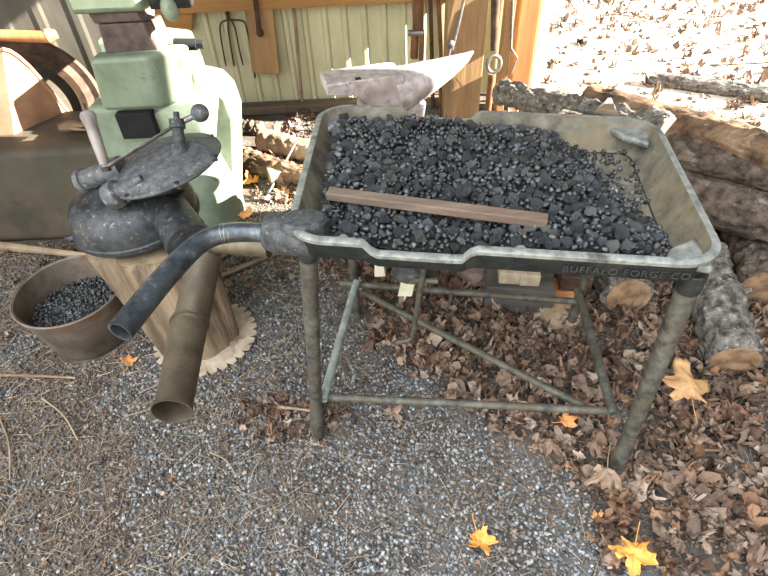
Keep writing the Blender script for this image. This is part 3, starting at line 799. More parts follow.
for i in range(11):
    t = i / 10; s_ = .25 + (AL - .25) * t; r = .080 * (max(0, 1 - t)) ** .72 + .003
    hn.append((AP(s_, 0, .80 + .022 * t ** 1.4 - r * .98), r))
b.tube([q for q, r in hn], [r for q, r in hn], 24); b.build('horn', 'anvil', anv)
b = MB()
W2 = [(.055, .62, .70), (.045, .50, .62)]
b.hexa([AP(.10, -.045, .53), AP(.34, -.045, .53), AP(.34, .045, .53), AP(.10, .045, .53)], [AP(.12, -.045, .70), AP(.36, -.045, .68), AP(.36, .045, .68), AP(.12, .045, .70)])
b.build('waist', 'anvil', anv, bevel=.01)
b = MB(); b.hexa([AP(.05, -.09, .46), AP(.39, -.09, .46), AP(.39, .09, .46), AP(.05, .09, .46)], [AP(.08, -.07, .53), AP(.36, -.07, .53), AP(.36, .07, .53), AP(.08, .07, .53)])
b.build('foot', 'anvil', anv, bevel=.01)
b = MB(); h0 = P(358, 78.5, z=.741); b.box((-.010, -.010, -.001), (.010, .010, .0006), frame(h0, (0, 0, 1), ax)); b.build('hardy_hole', 'shade_black', anv, smooth=False)
b = MB(); h0 = P(350, 83, z=.741); b.lathe([(.0045, 0), (1e-5, .0006)], Matrix.Translation(h0), 12); b.build('pritchel_hole', 'shade_black', anv, smooth=False)
c = AP(.20, .0, 0)
ast = thing('stump', (c.x, c.y, 0), 'dark bark-covered upright stump supporting the anvil', 'stump')
b = MB(); b.tube([(c.x, c.y, z) for z in np.linspace(0, .395, 12)], [.20 + .01 * math.cos(z * 4) for z in range(12)], 40, rough=.10, seed=4); b.build('bark', 'bark', ast)
b = MB(); b.lathe([(.192, .392), (.192, .399), (1e-5, .40)], Matrix.Translation((c.x, c.y, 0)), 32); b.build('cut_top', 'wood_end', ast)

# ------------------------------------------------------------------ power hammer (left)
ph = thing('power_hammer', (-1.2, 2.3, 0), 'large green cast iron power hammer with brown dies and dusty base', 'power hammer')
b = MB(); bz = .43
b.hexa([(-2.6, 1.98, 0), (-.86, 1.98, 0), (-.80, 2.42, 0), (-2.6, 2.42, 0)], [(-2.6, 2.02, bz), (-.90, 2.02, bz), (-.84, 2.42, bz), (-2.6, 2.42, bz)])
b.build('base', 'base_brown', ph, bevel=.03, seg=4)
b = MB(); q0 = P(92, 150, y=2.0); q1 = P(212, 140, y=2.06)
b.hexa([(-1.12, 1.95, .40), (-.66, 1.95, .40), (-.66, 2.02, .40), (-1.12, 2.02, .40)], [(-1.10, 1.98, .61), (-.66, 1.98, .635), (-.60, 2.15, .635), (-1.10, 2.15, .61)])
b.build('sow_block', 'green', ph, bevel=.025, seg=4)
b = MB(); b.box((-.975, 1.93, .50), (-.84, 1.97, .60)); b.build('keyway_shade', 'shade_black', ph, bevel=.004)  # near-black box stands in for the shade of a recess
b = MB()
F0 = [P(97, 101, y=1.93), P(167, 107, y=1.93)]; F1 = [P(88, 52, y=1.92), P(150, 55, y=1.92)]
zb, zt = .61, .805
b.hexa([(F0[0].x, 1.94, zb), (F0[1].x - .02, 1.94, zb), (F0[1].x + .085, 2.03, zb), (F0[0].x, 2.00, zb)],
       [(F1[0].x - .01, 1.92, zt), (F1[1].x - .01, 1.92, zt), (F1[1].x + .115, 2.03, zt + .01), (F1[0].x - .01, 2.00, zt)])
b.build('anvil_block', 'green', ph, bevel=.018, seg=4)
l0 = P(102, 44, y=1.97); r0_ = P(156, 46, y=1.97); top = P(130, 23, y=1.97).z
b = MB(); b.hexa([(l0.x, 1.97, .805), (r0_.x, 1.97, .805), (r0_.x + .035, 2.06, .805), (l0.x, 2.06, .805)], [(l0.x + .01, 1.97, top), (r0_.x - .02, 1.97, top), (r0_.x + .018, 2.06, top), (l0.x + .01, 2.06, top)])
b.build('lower_die', 'die', ph, bevel=.005)
t2 = P(125, 12, y=1.97).z; zz_ = top + .002
b = MB(); b.hexa([(l0.x + .0, 1.97, zz_), (r0_.x - .022, 1.97, zz_), (r0_.x + .016, 2.00, zz_), (l0.x, 2.00, zz_)], [(l0.x - .01, 1.97, t2 + .0), (r0_.x - .03, 1.97, t2), (r0_.x + .01, 2.06, t2), (l0.x - .01, 2.06, t2)])
b.build('upper_die', 'die', ph, bevel=.005)
b = MB(); b.hexa([(l0.x - .06, 1.95, t2), (r0_.x + .0, 1.95, t2), (r0_.x + .03, 2.06, t2), (l0.x - .06, 2.06, t2)], [(l0.x - .08, 1.94, t2 + .35), (r0_.x + .02, 1.94, t2 + .35), (r0_.x + .04, 2.07, t2 + .35), (l0.x - .08, 2.07, t2 + .35)])
b.build('ram', 'green', ph, bevel=.02, seg=3)
q = P(178, 3, y=1.96); b = MB(); b.box((q.x - .09, 1.94, q.z - .012), (q.x + .045, 1.99, q.z + .03)); b.build('die_key', 'shade_black', ph, bevel=.004)
q = P(170, 8, y=1.95); b = MB(); b.ball(q, .03, 16, sz=1.4); b.build('key_lug', 'green', ph)
# C frame: sunlit column and throat
def colm(prof, y0, y1, name, m_='green', bev=.03):
    b = MB(); b.prism([(x, y0, z) for x, z in prof], (0, y1 - y0, 0)); return b.build(name, m_, ph, bevel=bev, seg=5)
YB = 2.36
pr = [P(a, c_, y=YB) for a, c_ in ((243, 214), (243, 150), (242, 100), (235, 80), (224, 68), (206, 64))]
colm([(-1.05, 0), (pr[0].x, 0)] + [(p.x, p.z) for p in pr] + [(-1.05, pr[-1].z)], 2.15, YB, 'frame_column', bev=.03)
pr = [P(a, c_, y=YB - .06) for a, c_ in ((206, 66), (203, 56), (192, 29), (165, 26))]
colm([(-1.05, .55), (pr[0].x, .55)] + [(p.x, p.z) for p in pr] + [(-1.05, pr[-1].z)], 2.15, YB - .06, 'frame_throat', bev=.015)
b = MB(); b.box((-1.02, 2.42, .93), (-.66, 3.0, 1.6)); b.box((-1.02, 1.96, 1.40), (-.66, 2.5, 1.6)); b.build('overhead_sun_block', 'green', ph, bevel=.03)  # out of view, added to keep the sun off the flywheel
b = MB(); b.tube([(-.80, 2.17, 0), (-.80, 2.17, .20), (-.80, 2.19, .36)], [.15, .14, .10], 32); b.build('column_foot', 'green', ph)
q = P(183, 44, y=2.10); b = MB(); b.tube([(q.x - .03, 2.10, q.z), (q.x + .05, 2.10, q.z - .004)], .022, 12); b.tube([(q.x + .045, 2.10, q.z - .004), (q.x + .075, 2.10, q.z - .005)], .016, 6); b.build('clamp_bolt', 'shade_black', ph)

# wheel behind
wc = P(52, 92, y=2.75)
wh = thing('flywheel', (wc.x, 2.75, .43), 'large dark brown rusty flywheel with a wide rim, left of the green hammer', 'wheel')
wq = P(30, 112, y=2.62)
Mw = frame(wq, (.40, -.85, .34))
b = MB(); b.lathe([(.235, -.06), (.335, -.06), (.35, -.04), (.35, .04), (.335, .05), (.305, .035), (.27, .045), (.235, .03)], Mw, 64, closed=True); b.build('rim', 'rust_dark', wh)
b = MB(); b.lathe([(1e-5, .0), (.05, .0), (.24, -.01), (.24, -.03), (1e-5, -.03)], Mw, 48); b.build('web', 'base_brown', wh)
b = MB(); b.lathe([(1e-5, .05), (.03, .05), (.035, 0)], Mw, 20); b.build('hub', 'rust_dark', wh)
# curved guard in the sun
gd = MB()
pts = [(-12, 48), (10, 51), (30, 66), (50, 88), (74, 122), (44, 132), (14, 148), (-5, 118), (-25, 130)]
G = [P(px, py, y=2.12 + (.10 if i in (0, 8, 7) else 0)) for i, (px, py) in enumerate(pts)]
gd.prism(G, (.004, .006, .002)); 
gdo = thing('belt_guard', (G[5].x, 2.12, .43), 'tan sheet metal belt guard in bright sun at the left edge of the photo', 'guard')
gd = MB()
nn = 14; bot = [lerp(P(-60, 150, y=2.19), P(16, 147, y=2.17), k / 5) for k in range(6)] + [lerp(P(16, 147, y=2.17), P(74, 121, y=2.42), k / 8) for k in range(1, 9)]
topc = [lerp(P(-60, 40, y=2.27), P(2, 49, y=2.23), k / 5) for k in range(6)] + [P(a, c_, y=y) for a, c_, y in ((10, 51, 2.25), (19, 57, 2.27), (29, 66, 2.29), (38, 76, 2.32), (47, 86, 2.34), (56, 97, 2.37), (65, 108, 2.40), (74, 119, 2.43))]
vs = bot + topc + [p + Vector((-.004, .008, 0)) for p in bot] + [p + Vector((-.004, .008, 0)) for p in topc]; k = len(bot)
gd.add(vs, [(i, i + 1, k + i + 1, k + i) for i in range(k - 1)] + [(2 * k + i + 1, 2 * k + i, 3 * k + i, 3 * k + i + 1) for i in range(k - 1)] + [(k + i, k + i + 1, 3 * k + i + 1, 3 * k + i) for i in range(k - 1)])
gd.build('guard_plate', 'guard', gdo)
gd = MB(); gd.tube(topc[5:], .008, 8); gd.build('rolled_edge', 'guard', gdo)
b = MB(); a0 = P(-40, 34, y=2.3); a1 = P(45, 37, y=2.32); a2 = P(56, 34, y=2.33)
b.tube([a0, a1, lerp(a1, a2, .3), a2], [.022, .022, .028, .018], 16)
tag(b.build('wooden_handle', 'board_orange'), 'round wooden handle bar with a sunlit top above the belt guard', 'handle')
# glove on the base
b = MB(); c = P(72, 128, z=.455)
for (ox, oy, r, l, a) in ((0, 0, .035, .08, .5), (.05, .02, .014, .05, .6), (.045, -.005, .014, .055, .3), (.03, -.03, .013, .05, 0), (.0, .04, .014, .04, 1.3)):
    p = c + Vector((ox, oy, .01)); b.tube([p - Vector((math.cos(a) * l * .6, math.sin(a) * l * .6, -.004)), p, p + Vector((math.cos(a) * l * .8, math.sin(a) * l * .8, -.008))], [r * .7, r, r * .5], 12, flat=.6)
tag(b.build('work_glove', 'leather'), 'crumpled brown leather glove on the dusty hammer base', 'glove')

# ------------------------------------------------------------------ tools on the back wall
pf = thing('pitchfork', P(228, 20, y=WY - .08), 'thin rusty four-tine pitchfork hanging tines down on the wall beside the green hammer', 'pitchfork')
y = WY - .025
b = MB(); b.tube([P(214, -60, y=y), P(229, 20, y=y)], .009, 10); b.build('handle', 'rust_dark', pf)
for pts in ([(229, 20), (222, 22), (220, 30), (223, 50), (226, 66)], [(229, 20), (228, 28), (231, 48), (234, 66)], [(231, 20), (235, 28), (239, 48), (243, 65)], [(230, 20), (243, 21), (247, 30), (251, 52), (255, 78)]):
    b = MB(); b.tube(spline([P(a, c_, y=y) for a, c_ in pts], 4), .0048, 8); b.build('tine', 'rust_dark', pf)
def plank_at(name, m_, corners, y, th, label, cat):
    b = MB(); b.prism([P(a, c_, y=y) for a, c_ in corners], (0, th, 0)); return tag(b.build(name, m_, bevel=.003), label, cat)
plank_at('hanging_board', 'post', [(244, -12), (270, -12), (280, 74), (252, 73)], WY - .09, .035, 'tan wood block board hanging below the beam beside the pitchfork', 'board')
plank_at('wall_board', 'beam', [(150, -14), (192, -14), (192, 30), (150, 30)], WY - .06, .03, 'wide orange-brown board on the wall directly behind the green hammer', 'board')
b = MB(); b.tube([P(254, -12, y=WY - .12), P(259, 30, y=WY - .12)], .014, 12); b.ball(P(260, 33, y=WY - .12), .022, 12)
tag(b.build('hanging_hammer', 'rust_dark'), 'small dark rusty tool with a knob end hanging in front of the wood board', 'tool')
b = MB(); b.tube([P(291, -12, y=WY - .05), P(295, 20, y=WY - .05), P(303, 112, y=WY - .05)], .010, 10)
tag(b.build('long_rod', 'stick'), 'long thin tan rod leaning upright on the cream wall right of the board', 'rod')
b = MB(); q = P(304, 116, y=WY - .12); b.tube([q + Vector((math.cos(A) * .05, 0, math.sin(A) * .05)) for A in np.linspace(.3, 6, 24)], .006, 8)
tag(b.build('wire_coil', 'rust_dark'), 'small dark coil of wire at the foot of the wall behind the pan corner', 'wire')
def rod(name, pts, r, m_, label, cat, y):
    b = MB(); b.tube(spline([P(a, c_, y=y) for a, c_ in pts], 4), r, 10); return tag(b.build(name, m_), label, cat)
rod('iron_bar', [(430, -10), (432, 60), (433, 118)], .012, 'rust_dark', 'dark rusty iron bar hanging upright, left of a pair behind the anvil', 'bar', 3.2)
rod('iron_bar', [(438, -10), (441, 60), (440, 118)], .012, 'rust', 'reddish rusty iron bar hanging upright, right of a pair behind the anvil', 'bar', 3.18)
rod('diagonal_rod', [(466, -10), (458, 26), (452, 50)], .009, 'steel', 'bright thin steel rod slanting down in front of the timber post', 'rod', 3.005)
b = MB(); b.ball(P(451, 44, y=3.0), .022, 12); b.tube([P(451, 44, y=3.0), P(448, 58, y=3.0)], .010, 8)
tag(b.build('hook_weight', 'steel'), 'small bright metal knob hook hanging at the foot of the slanting rod', 'hook')
# bracket hanging behind the anvil
br = thing('hanging_clamp', P(416, 45, y=3.1), 'bright sunlit iron clamp hanging behind the anvil face', 'clamp')
b = MB(); b.tube([P(418, -12, y=3.1), P(418, 32, y=3.1)], .03, 12); b.build('shank', 'rust', br)
b = MB(); b.tube([P(408, 33, y=3.06), P(424, 33, y=3.06)], .016, 12); b.build('crossbar', 'steel', br)
b = MB(); b.tube([P(415, 33, y=3.08), P(414, 58, y=3.08)], .022, 12); b.tube([P(422, 33, y=3.06), P(421, 60, y=3.06)], .014, 10); b.build('jaw', 'rust', br)
# eye bar (wagon wrench) between post and board
ey = thing('eye_bar', P(495, 60, y=3.0), 'rusty iron bar with a round eye ring hanging between the post and the board', 'bar')
b = MB(); b.tube([P(496, -10, y=3.02), P(494, 50, y=3.0)], [.025, .020], 12); b.build('bar', 'rust_dark', ey)
b = MB(); q = P(494, 64, y=2.98); b.tube([q + Vector((math.cos(A) * .036, 0, math.sin(A) * .044)) for A in np.linspace(0, 6.2832, 28)], .011, 10); b.build('ring', 'steel', ey)
b = MB(); b.tube([P(492, 74, y=3.0), P(487, 118, y=3.0)], .020, 12); b.build('tail', 'rust', ey)
# chain of thin wire
b = MB(); b.tube([P(455, 78, y=3.0), P(478, 104, y=3.015)], .003, 6)
tag(b.build('wire_strand', 'stick'), 'thin pale wire strand slanting below the anvil horn', 'wire')
b = MB(); b.tube([P(513, 0, y=3.045), P(511, 48, y=3.045), P(517, 58, y=3.04), P(511, 74, y=3.045)], .007, 8)
tag(b.build('bent_wire', 'steel'), 'bent bright wire hanging on the sunlit edge of the narrow board', 'wire')

# ------------------------------------------------------------------ logs
def log(name, a, b_, ra, rb, m_, label, cat='log', group=None, rough=.10, seed=0, endm='wood_end', ends=(True, True), n=72, seg=44, bend=0.0, stubs=()):
    a = Vector(a); b_ = Vector(b_)
    pts = []; L1 = (b_ - a).length; sdv = (b_ - a).cross(Vector((0, 0, 1))).normalized()
    for i in range(seg + 1):
        t = i / seg; pts.append(lerp(a, b_, t) + sdv * bend * math.sin(math.pi * t) + Vector((0, 0, .012 * noise.noise(Vector((t * 3 + seed, 0, 0))))))
    rad = [ra + (rb - ra) * i / seg for i in range(seg + 1)]
    root = thing(name, (a + b_) / 2 - Vector((0, 0, (ra + rb) / 2)), label, cat, group)
    q = MB(); q.tube(pts, rad, n, rough=rough, seed=seed * 3.7, ridge=.10 if 'bark' in m_ else .03)
    q.build('bark', m_, root, angle=60)
    for e, p, pn, r in ((0, pts[0], pts[1], ra), (1, pts[-1], pts[-2], rb)):
        if ends[e]:
            q = MB(); q.lathe([(r * .93, -.004), (r * .93, .003), (1e-5, .0045)], frame((0, 0, 0), (0, 0, 1)), 36)
            o = q.build('cut_end', endm, root); o.matrix_local = frame(p - wloc(root), p - pn)
    for (t, dvec, l, r) in stubs:
        p = lerp(a, b_, t); dv = Vector(dvec).normalized(); rr2 = ra + (rb - ra) * t
        q = MB(); q.tube([p + dv * rr2 * .6, p + dv * (rr2 + l)], [r * 1.2, r], 12, rough=.1); q.build('branch_stub', m_, root)
    return root
log('log', P(628, 297, z=.085), P(618, 262, z=.085) + Vector((.0, .40, 0)), .083, .085, 'bark_grey', 'short grey-barked log with round cut end, under the right side of the forge', seed=1, ends=(True, False))
log('log', P(735, 361, z=.085), P(700, 255, z=.13), .078, .085, 'bark_grey', 'grey-barked log with branch stubs, cut end facing front at far right', seed=2, rough=.06, stubs=((.72, (-.9, -.3, .5), .05, .011), (.52, (.9, -.1, .6), .03, .010)))
log('log', P(766, 290, z=.09), P(748, 236, z=.09) + Vector((.06, .15, .0)), .092, .095, 'bark', 'dark-barked log end at the right edge, behind the log with branch stubs', seed=3)
log('log', P(800, 224, z=.27), P(560, 164, z=.25), .088, .085, 'bark', 'thick dark ridged log lying lowest across the pile behind the forge corner', seed=4, rough=.06)
log('log', P(800, 181, z=.40), P(560, 124, z=.36), .060, .062, 'bark', 'dark middle log lying between the lowest ridged log and the brown one', seed=5, rough=.05)
log('log', P(810, 165, z=.47), P(588, 98, z=.42), .070, .056, 'bark_brown', 'long brown-barked log on top of the pile with a sunlit upper side', seed=6, rough=.08)
log('log', P(830, 104, z=.05), P(650, 78, z=.05), .045, .045, 'bark_grey', 'far sunlit log at the back right of the pile', seed=7, rough=.12)
log('log', P(500, 92, z=.30), P(668, 132, z=.45), .055, .06, 'bark_grey', 'pale sunlit rough log just behind the back rim of the pan', seed=8, rough=.2)  # lighter bark colour stands in for sun that misses this log
b = MB(); t0 = P(598, 108, z=.56); b.hexa([t0, P(618, 112, z=.56), P(618, 116, z=.50), P(594, 112, z=.50)], [P(608, 98, z=.62), P(611, 98, z=.62), P(614, 104, z=.62), P(604, 104, z=.62)])
tag(b.build('wood_wedge', 'board_pale', bevel=.003), 'small pale split wood wedge in full sun on top of the log pile', 'wood')
log('log', P(830, 200, z=.12), P(600, 190, z=.12), .11, .11, 'bark', 'dark log at the bottom of the pile, under the ridged log', seed=17, rough=.06)

# bits under the forge, back
def block(name, px, py, z, size, rz, m_, label, cat, bev=.004, tilt=0):
    c = P(px, py, z=z); M = Matrix.Translation(c) @ Matrix.Rotation(rz, 4, 'Z') @ Matrix.Rotation(tilt, 4, 'Y')
    b = MB(); b.box((-size[0] / 2, -size[1] / 2, -size[2] / 2), (size[0] / 2, size[1] / 2, size[2] / 2), M); return tag(b.build(name, m_, bevel=bev), label, cat)
block('brick', 509, 270, .155, (.075, .10, .05), -.15, 'brick', 'pale tan brick on the dark board under the forge, left of two', 'brick')
block('brick', 529, 272, .155, (.07, .10, .05), -.15, 'brick', 'pale tan brick on the dark board under the forge, right of two', 'brick')
block('wood_board', 518, 287, .07, (.24, .16, .12), -.2, 'plank_grey', 'dark grey wood block under the two pale bricks', 'wood')
block('brick', 562, 291, .07, (.11, .08, .06), -.3, 'brick_orange', 'orange-brown broken brick behind the rear lower bar of the forge', 'brick', .008)
block('metal_box', 575, 278, .13, (.11, .08, .07), -.2, 'rust_dark', 'small dark ribbed metal box under the forge behind the orange brick', 'box')
block('wood_board', 552, 268, .05, (.30, .05, .05), -.1, 'plank', 'brown timber offcut lying behind the metal box', 'wood')
c = P(478, 274, z=.05); v, f = rock_variant(3, 5, .3, .7); b = MB(); b.add([Vector(q) * .07 + c for q in v], [tuple(x) for x in f])
tag(b.build('brown_rock', 'stone'), 'rounded brown rock left of the bricks under the forge', 'rock')
b = MB(); b.lathe([(1e-5, -.02), (.075, -.02), (.08, 0), (.075, .02), (1e-5, .022)], Matrix.Translation(P(560, 312, z=.03)) @ Matrix.Rotation(.25, 4, 'X'), 28)
tag(b.build('wood_disc', 'wood_end_pale'), 'round pale yellow wood slice on the leaves beside the rear lower bar', 'wood')
b = MB(); a = P(379, 266, z=.25); b.hexa([a + Vector(q) for q in ((-.018, 0, -.05), (.022, 0, -.05), (.022, .03, -.05), (-.018, .03, -.05))], [a + Vector(q) for q in ((-.01, 0, .05), (.012, 0, .05), (.012, .03, .05), (-.01, .03, .05))])
tag(b.build('wood_offcut', 'board_pale', bevel=.002), 'small pale wood offcut wedged beside the tuyere below the pan', 'wood')

# wood litter between hammer and forge
log('firewood', P(262, 140, z=.07), P(330, 156, z=.07), .06, .055, 'stick', 'smooth tan split log near the wall, rearmost of the firewood by the pan corner', 'firewood', seed=11, rough=.1)
log('firewood', P(234, 156, z=.06), P(312, 180, z=.06), .060, .045, 'bark_brown', 'dark-barked split log in front of the smooth tan one', 'firewood', seed=12, rough=.16)
log('firewood', P(238, 127, z=.03), P(262, 129, z=.03), .04, .04, 'bark', 'short dark log piece at the foot of the wall by the hammer', 'firewood', seed=13, rough=.16)
block('wood_block', 280, 174, .045, (.12, .12, .09), .35, 'wood_end_pale', 'small square pale wood block left of the pan corner', 'wood')
b = MB(); b.tube([P(296, 142, z=.13), P(269, 193, z=.02), P(286, 195, z=.02)], .007, 10)
tag(b.build('metal_rod_hook', 'steel'), 'thin grey bent rod hook standing beside the left rim of the pan', 'rod')
def stick(px0, py0, px1, py1, r, m_, label, z=.02, cat='stick', bend=.0, grp=None, name='stick'):
    a, c_ = P(px0, py0, z=z), P(px1, py1, z=z); mid = lerp(a, c_, .5) + Vector((bend, bend, .004))
    b = MB(); b.tube(spline([a, mid, c_], 6), [r * (1.1 - .35 * i / 12) for i in range(13)], 10, rough=.12, seed=px0); return tag(b.build(name, m_), label, cat, grp)
stick(-14, 244, 140, 263, .017, 'stick', 'long pale round broom handle on the ground behind the bucket', .035, 'handle', name='broom_handle')
stick(205, 283, 292, 248, .010, 'stick', 'long tan stick on the dark soil left of the front forge leg', .015)
stick(200, 268, 262, 236, .012, 'stick', 'thicker tan stick behind the long one left of the forge leg', .02)
stick(214, 252, 300, 205, .008, 'rust_dark', 'thin dark stick running towards the pan corner', .04)
stick(0, 375, 76, 378, .006, 'leather', 'thin brown twig lying below the bucket', .012)
stick(42, 398, 78, 440, .0035, 'stick', 'pale forked twig on the soil at lower left', .014, bend=.01)
stick(0, 418, 10, 480, .003, 'stick', 'very thin straw twig at the left edge of the ground', .012, bend=.01)
stick(277, 407, 318, 412, .005, 'stick', 'short pale twig beside the front left foot of the forge', .03)
stick(210, 452, 236, 475, .0025, 'stick', 'small branching twig on the gravel left of the front foot', .015, bend=.008)
stick(694, 450, 744, 462, .004, 'leather', 'thin brown twig on the litter at the lower right', .016, bend=.012)

# ------------------------------------------------------------------ ground cover
def inpoly(px, py, poly):
    c = False; j = len(poly) - 1
    for i in range(len(poly)):
        xi, yi = poly[i]; xj, yj = poly[j]
        if (yi > py) != (yj > py) and px < (xj - xi) * (py - yi) / (yj - yi) + xi: c = not c
        j = i
    return c
G2 = lambda pts: [tuple(P(a, b_, z=0).xy) for a, b_ in pts]
leaf_zone = G2([(330, 262), (372, 320), (372, 350), (440, 372), (440, 400), (500, 440), (575, 480), (610, 520), (618, 590), (790, 600), (790, 300), (700, 235), (600, 225), (440, 225)])
leaf_zone2 = G2([(236, 398), (350, 398), (350, 420), (330, 440), (280, 445), (240, 430)])
gravel_zone = G2([(205, 262), (320, 262), (360, 320), (445, 370), (500, 445), (615, 500), (640, 600), (150, 600), (120, 470), (110, 400), (150, 360), (236, 360), (240, 320)])
blocked = [((-.70, 1.34), .15), ((-1.09, 1.395), .15), ((c.x, c.y), .05)]
def free(x, y):
    for (bx, by), r in blocked:
        if (x - bx) ** 2 + (y - by) ** 2 < r * r: return False
    if y > 1.96 and -2.6 < x < -.62: return False
    return y < 3.2
stv = [rock_variant(1, s, .30, .7) for s in range(100, 112)]
gr = []; so_ = []
def near_bias(y): return 1
pool = RS.rand(230000, 5)
for q in pool:
    x = -2.0 + q[0] * 3.9; y_ = .28 + (q[1] ** 1.25) * 2.9
    px, py = to_px(x, y_)
    if px < -30 or px > 800 or py > 610: continue
    if not free(x, y_): continue
    jx = .16 * noise.noise(Vector((x * 4, y_ * 4, 21))) + .07 * noise.noise(Vector((x * 15, y_ * 15, 5))); jy = .16 * noise.noise(Vector((x * 4, y_ * 4, 31))) + .07 * noise.noise(Vector((x * 15, y_ * 15, 9)))
    ing = inpoly(x + jx, y_ + jy, gravel_zone)
    nn_ = noise.noise(Vector((x * 5, y_ * 5, 7)))
    inl = inpoly(x, y_, leaf_zone)
    if ing or (nn_ > .30 and y_ < 1.6):
        if inl and q[2] > .3: continue
        if ing and q[2] > (.62 if nn_ < -.1 else .86): so_.append((x, y_, q)); continue
        gr.append((x, y_, q))
    else:
        if q[2] < (.12 if inl else .60): so_.append((x, y_, q))
        elif q[2] > .80 and not inl: gr.append((x, y_, q))
def trs(lst, r0, r1, dz=0.0):
    out = []
    for x, y_, q in lst:
        r = r0 + (r1 - r0) * q[3] ** 2
        out.append((int(q[4] * 11.99), rotm(q[2] * 40, q[3] * 50, q[4] * 60, r), (x, y_, bump_ground(x, y_) + r * .25 + dz)))
    return out
tag(merged('gravel', stv, trs(gr, .003, .0088), 'gravel'), 'loose blue-grey crushed gravel spread over the shed floor', 'gravel', kind='stuff')
tag(merged('soil_crumbs', stv, trs(so_, .0025, .0085), 'soil_crumbs'), 'loose brown soil crumbs and bark bits on the shed floor', 'soil', kind='stuff')

# straw and needles
nv_ = (np.array([(-1, -.02, 0), (1, -.02, .02), (1, .02, .02), (-1, .02, 0), (0, 0, .12)]), np.array([(0, 1, 4), (1, 2, 4), (2, 3, 4), (3, 0, 4)]))
ne = []
for k in range(16000):
    x = random.uniform(-1.9, 1.5); y_ = random.uniform(.3, 2.2)
    if not free(x, y_): continue
    px, py = to_px(x, y_)
    if px < -30 or px > 800 or py > 610: continue
    p = 1 if px < 300 else .45
    if random.random() > p: continue
    L2 = random.choice([.008, .012, .018, .026, .04]); th = random.uniform(.6, 1.5) * .05 / L2 * .5
    ne.append((0, rotm(random.uniform(-.2, .2), random.uniform(-.3, .3), random.uniform(0, 6.28), L2, (1, min(3, max(.6, th * 1.0)), .6)), (x, y_, bump_ground(x, y_) + random.uniform(.006, .012))))
tag(merged('straw_litter', [nv_], ne, 'needles'), 'fine straw, needles and bark shreds strewn over the gravel', 'straw', kind='stuff')

# leaves
LV = [leaf_variant(s, 4, 26, curl=random.Random(s).choice([-1.3, -1.0, -.6, .5, .9, 1.2, 1.5]), crumple=random.Random(s + 50).uniform(.2, .55)) for s in range(14)]
LVs = LV + [leaf_variant(s, 3, 16, curl=random.Random(s).uniform(-.9, 1.1), lobes=3, crumple=.3) for s in range(20, 26)]
leaf_mesh = [var_mesh('fallen_leaf', v, f, 'leaf_litter') for v, f in LVs]
lp = []
def addleaf(x, y_, s, lay=0.0, tilt=.5):
    lp.append((random.randrange(len(LVs)), random.uniform(-tilt, tilt), random.uniform(-tilt, tilt), random.uniform(0, 6.28), s, (x, y_, bump_ground(x, y_) + lay + s * .12 + .004)))
k = 0
while k < 4600:
    x = random.uniform(-.4, 1.9); y_ = random.uniform(.3, 2.4)
    jx = .12 * noise.noise(Vector((x * 5, y_ * 5, 41))); jy = .12 * noise.noise(Vector((x * 5, y_ * 5, 51)))
    if not inpoly(x + jx, y_ + jy, leaf_zone) or not free(x, y_): continue
    k += 1; addleaf(x, y_, random.choice([.009, .012, .016, .02, .026, .034, .044, .054]) * random.uniform(.85, 1.15), random.uniform(0, .030), 1.0)
k = 0
while k < 110:
    x = random.uniform(-.6, .1); y_ = random.uniform(.6, 1.2)
    if not inpoly(x, y_, leaf_zone2): continue
    k += 1; addleaf(x, y_, random.uniform(.018, .04), random.uniform(0, .012), .8)
for k in range(900):
    x = random.uniform(-1.9, 1.1); y_ = random.uniform(.35, 3.1)
    if not free(x, y_) or inpoly(x, y_, leaf_zone): continue
    addleaf(x, y_, random.uniform(.007, .020) if y_ < 1.6 else random.uniform(.015, .05), .004, .35)
for k in range(240):
    x = random.uniform(1.0, 2.2); y_ = random.uniform(1.4, 3.0); addleaf(x, y_, random.uniform(.025, .06), .01, .6)
for k in range(120):
    x = random.uniform(-.62, .2); y_ = random.uniform(2.1, 3.2); addleaf(x, y_, random.uniform(.03, .07), .01, .6)
def lsize(l):
    px, py = to_px(*l[5])
    if not (0 <= px <= 768 and 0 <= py <= 576): return -1
    return l[4] / (Vector(l[5]) - CO).length
lp.sort(key=lambda l: -lsize(l))
for i, (vi, a, b_, c_, s, l) in enumerate(lp[:300]):
    o = bpy.data.objects.new('fallen_leaf', leaf_mesh[vi]); COL.objects.link(o)
    o.location = l; o.rotation_euler = (a, b_, c_); o.scale = (s, s, s)
    tag(o, 'dry brown crumpled maple leaf lying in the leaf litter on the ground', 'leaf', 'dry brown leaves on the ground')
tag(merged('leaf_litter', LVs, [(vi, rotm(a, b_, c_, s), l) for vi, a, b_, c_, s, l in lp[300:]], 'leaf_litter', flat=False), 'deep litter of dry brown leaf fragments under and around the forge', 'leaf litter', kind='stuff')
# yard litter in the sun
yl = []
for k in range(3200):
    x = random.uniform(.9, 6.5); y_ = random.uniform(2.3, 7.5)
    if x < 1.0 and y_ < 3.3: continue
    s = random.uniform(.02, .07); yl.append((random.randrange(len(LVs)), rotm(random.uniform(-.5, .5), random.uniform(-.5, .5), random.uniform(0, 6.28), s), (x, y_, .01 + s * .15)))
tag(merged('yard_leaves', LVs, yl, 'leaf_litter', flat=False), 'dry leaves scattered over the sunlit yard outside the shed', 'leaf litter', kind='stuff')

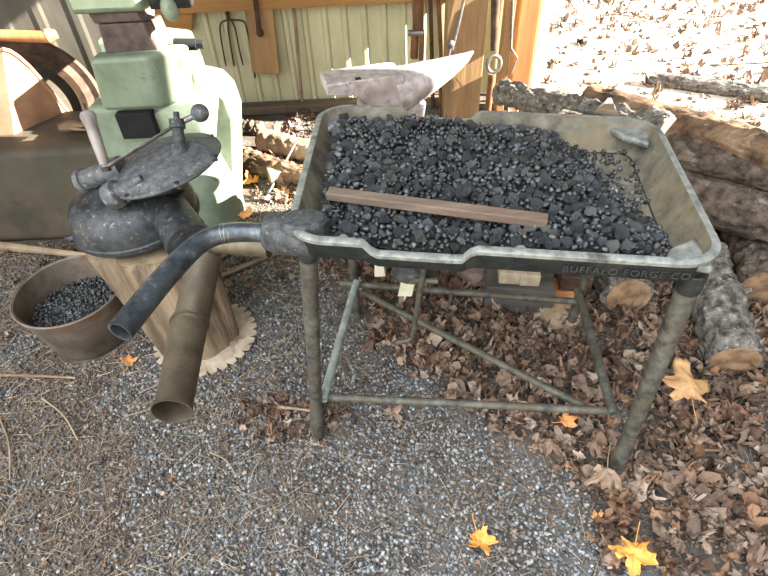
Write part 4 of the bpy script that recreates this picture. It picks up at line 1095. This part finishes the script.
# single coloured leaves
def big_leaf(px, py, z, s, rot, seed, m_, label, curl=.5, crumple=.12, tilt=(0, 0), lift=0):
    v, f = leaf_variant(seed, 5, 60, curl, 5, crumple)
    c = P(px, py, z=z); R = rotm(tilt[0], tilt[1], rot, s)
    V = v @ R.T + np.array(c)
    lo = V[:, 2].min(); gz_ = bump_ground(c.x, c.y) + .012 + lift
    V[:, 2] += (gz_ - lo)
    root = thing('maple_leaf', (c.x, c.y, 0), label, 'leaf')
    b = MB(); b.add([Vector(q) for q in V], [tuple(int(q) for q in x) for x in f]); o = b.build('blade', m_, root, angle=80)
    sm = o.modifiers.new('solid', 'SOLIDIFY'); sm.thickness = .0006
    st = np.array([(0, 0, v[0][2]), (-.5, .03, .02), (-1.0, .1, .08)]) @ R.T + np.array(c); st[:, 2] += (gz_ - lo)
    b = MB(); b.tube(spline([Vector(q) for q in st], 4), .0012, 6); b.build('stem', m_, root)
big_leaf(480, 540, .02, .066, -1.3, 3, 'leaf_yellow', 'yellow-orange maple leaf curled on the gravel at bottom centre', curl=.75)
big_leaf(636, 550, .05, .080, -2.0, 9, 'leaf_yellow', 'bright yellow maple leaf with pointed lobes at the bottom right', curl=.6, tilt=(.3, 0), lift=.025)
big_leaf(684, 396, .05, .125, 1.4, 5, 'leaf_tan', 'large tan maple leaf lying in front of the log with branch stubs', curl=-.35, tilt=(.25, -.1), lift=.035)
big_leaf(128, 362, .02, .040, 1.8, 7, 'leaf_orange', 'small orange leaf leaning against the foot of the stump', curl=.5, tilt=(.5, 0))
big_leaf(600, 486, .03, .085, -1.9, 12, 'leaf_brown', 'large curled brown leaf in front of the right front forge leg', curl=-1.0, crumple=.25, lift=.02)
big_leaf(597, 517, .02, .026, .5, 15, 'leaf_orange', 'small pale orange leaf beside the curled brown leaf', curl=.4)
big_leaf(392, 415, .02, .055, .4, 16, 'leaf_brown', 'brown leaf with long thin lobes just below the front lower bar', curl=-.6, crumple=.25)
big_leaf(565, 424, .03, .045, .2, 18, 'leaf_orange', 'orange-brown leaf under the front lower bar near the right leg', curl=.4, lift=.03)
big_leaf(567, 86, .10, .13, 1.0, 19, 'leaf_yellow', 'large sunlit yellow-orange leaf outside beyond the back rim', curl=.4, tilt=(.9, 0))
big_leaf(243, 213, .03, .06, .9, 21, 'leaf_orange', 'sunlit orange leaf on the ground beside the green hammer column', curl=.5)
big_leaf(252, 180, .03, .07, 2.2, 22, 'leaf_yellow', 'yellow leaf in the sun behind the orange one', curl=.5)
big_leaf(284, 190, .03, .065, 2.9, 23, 'leaf_yellow', 'bright yellow leaf below the bent rod hook', curl=.3)
print('faces', sum(len(o.data.polygons) for o in bpy.data.objects if o.type == 'MESH'), 'objects', len(bpy.data.objects))
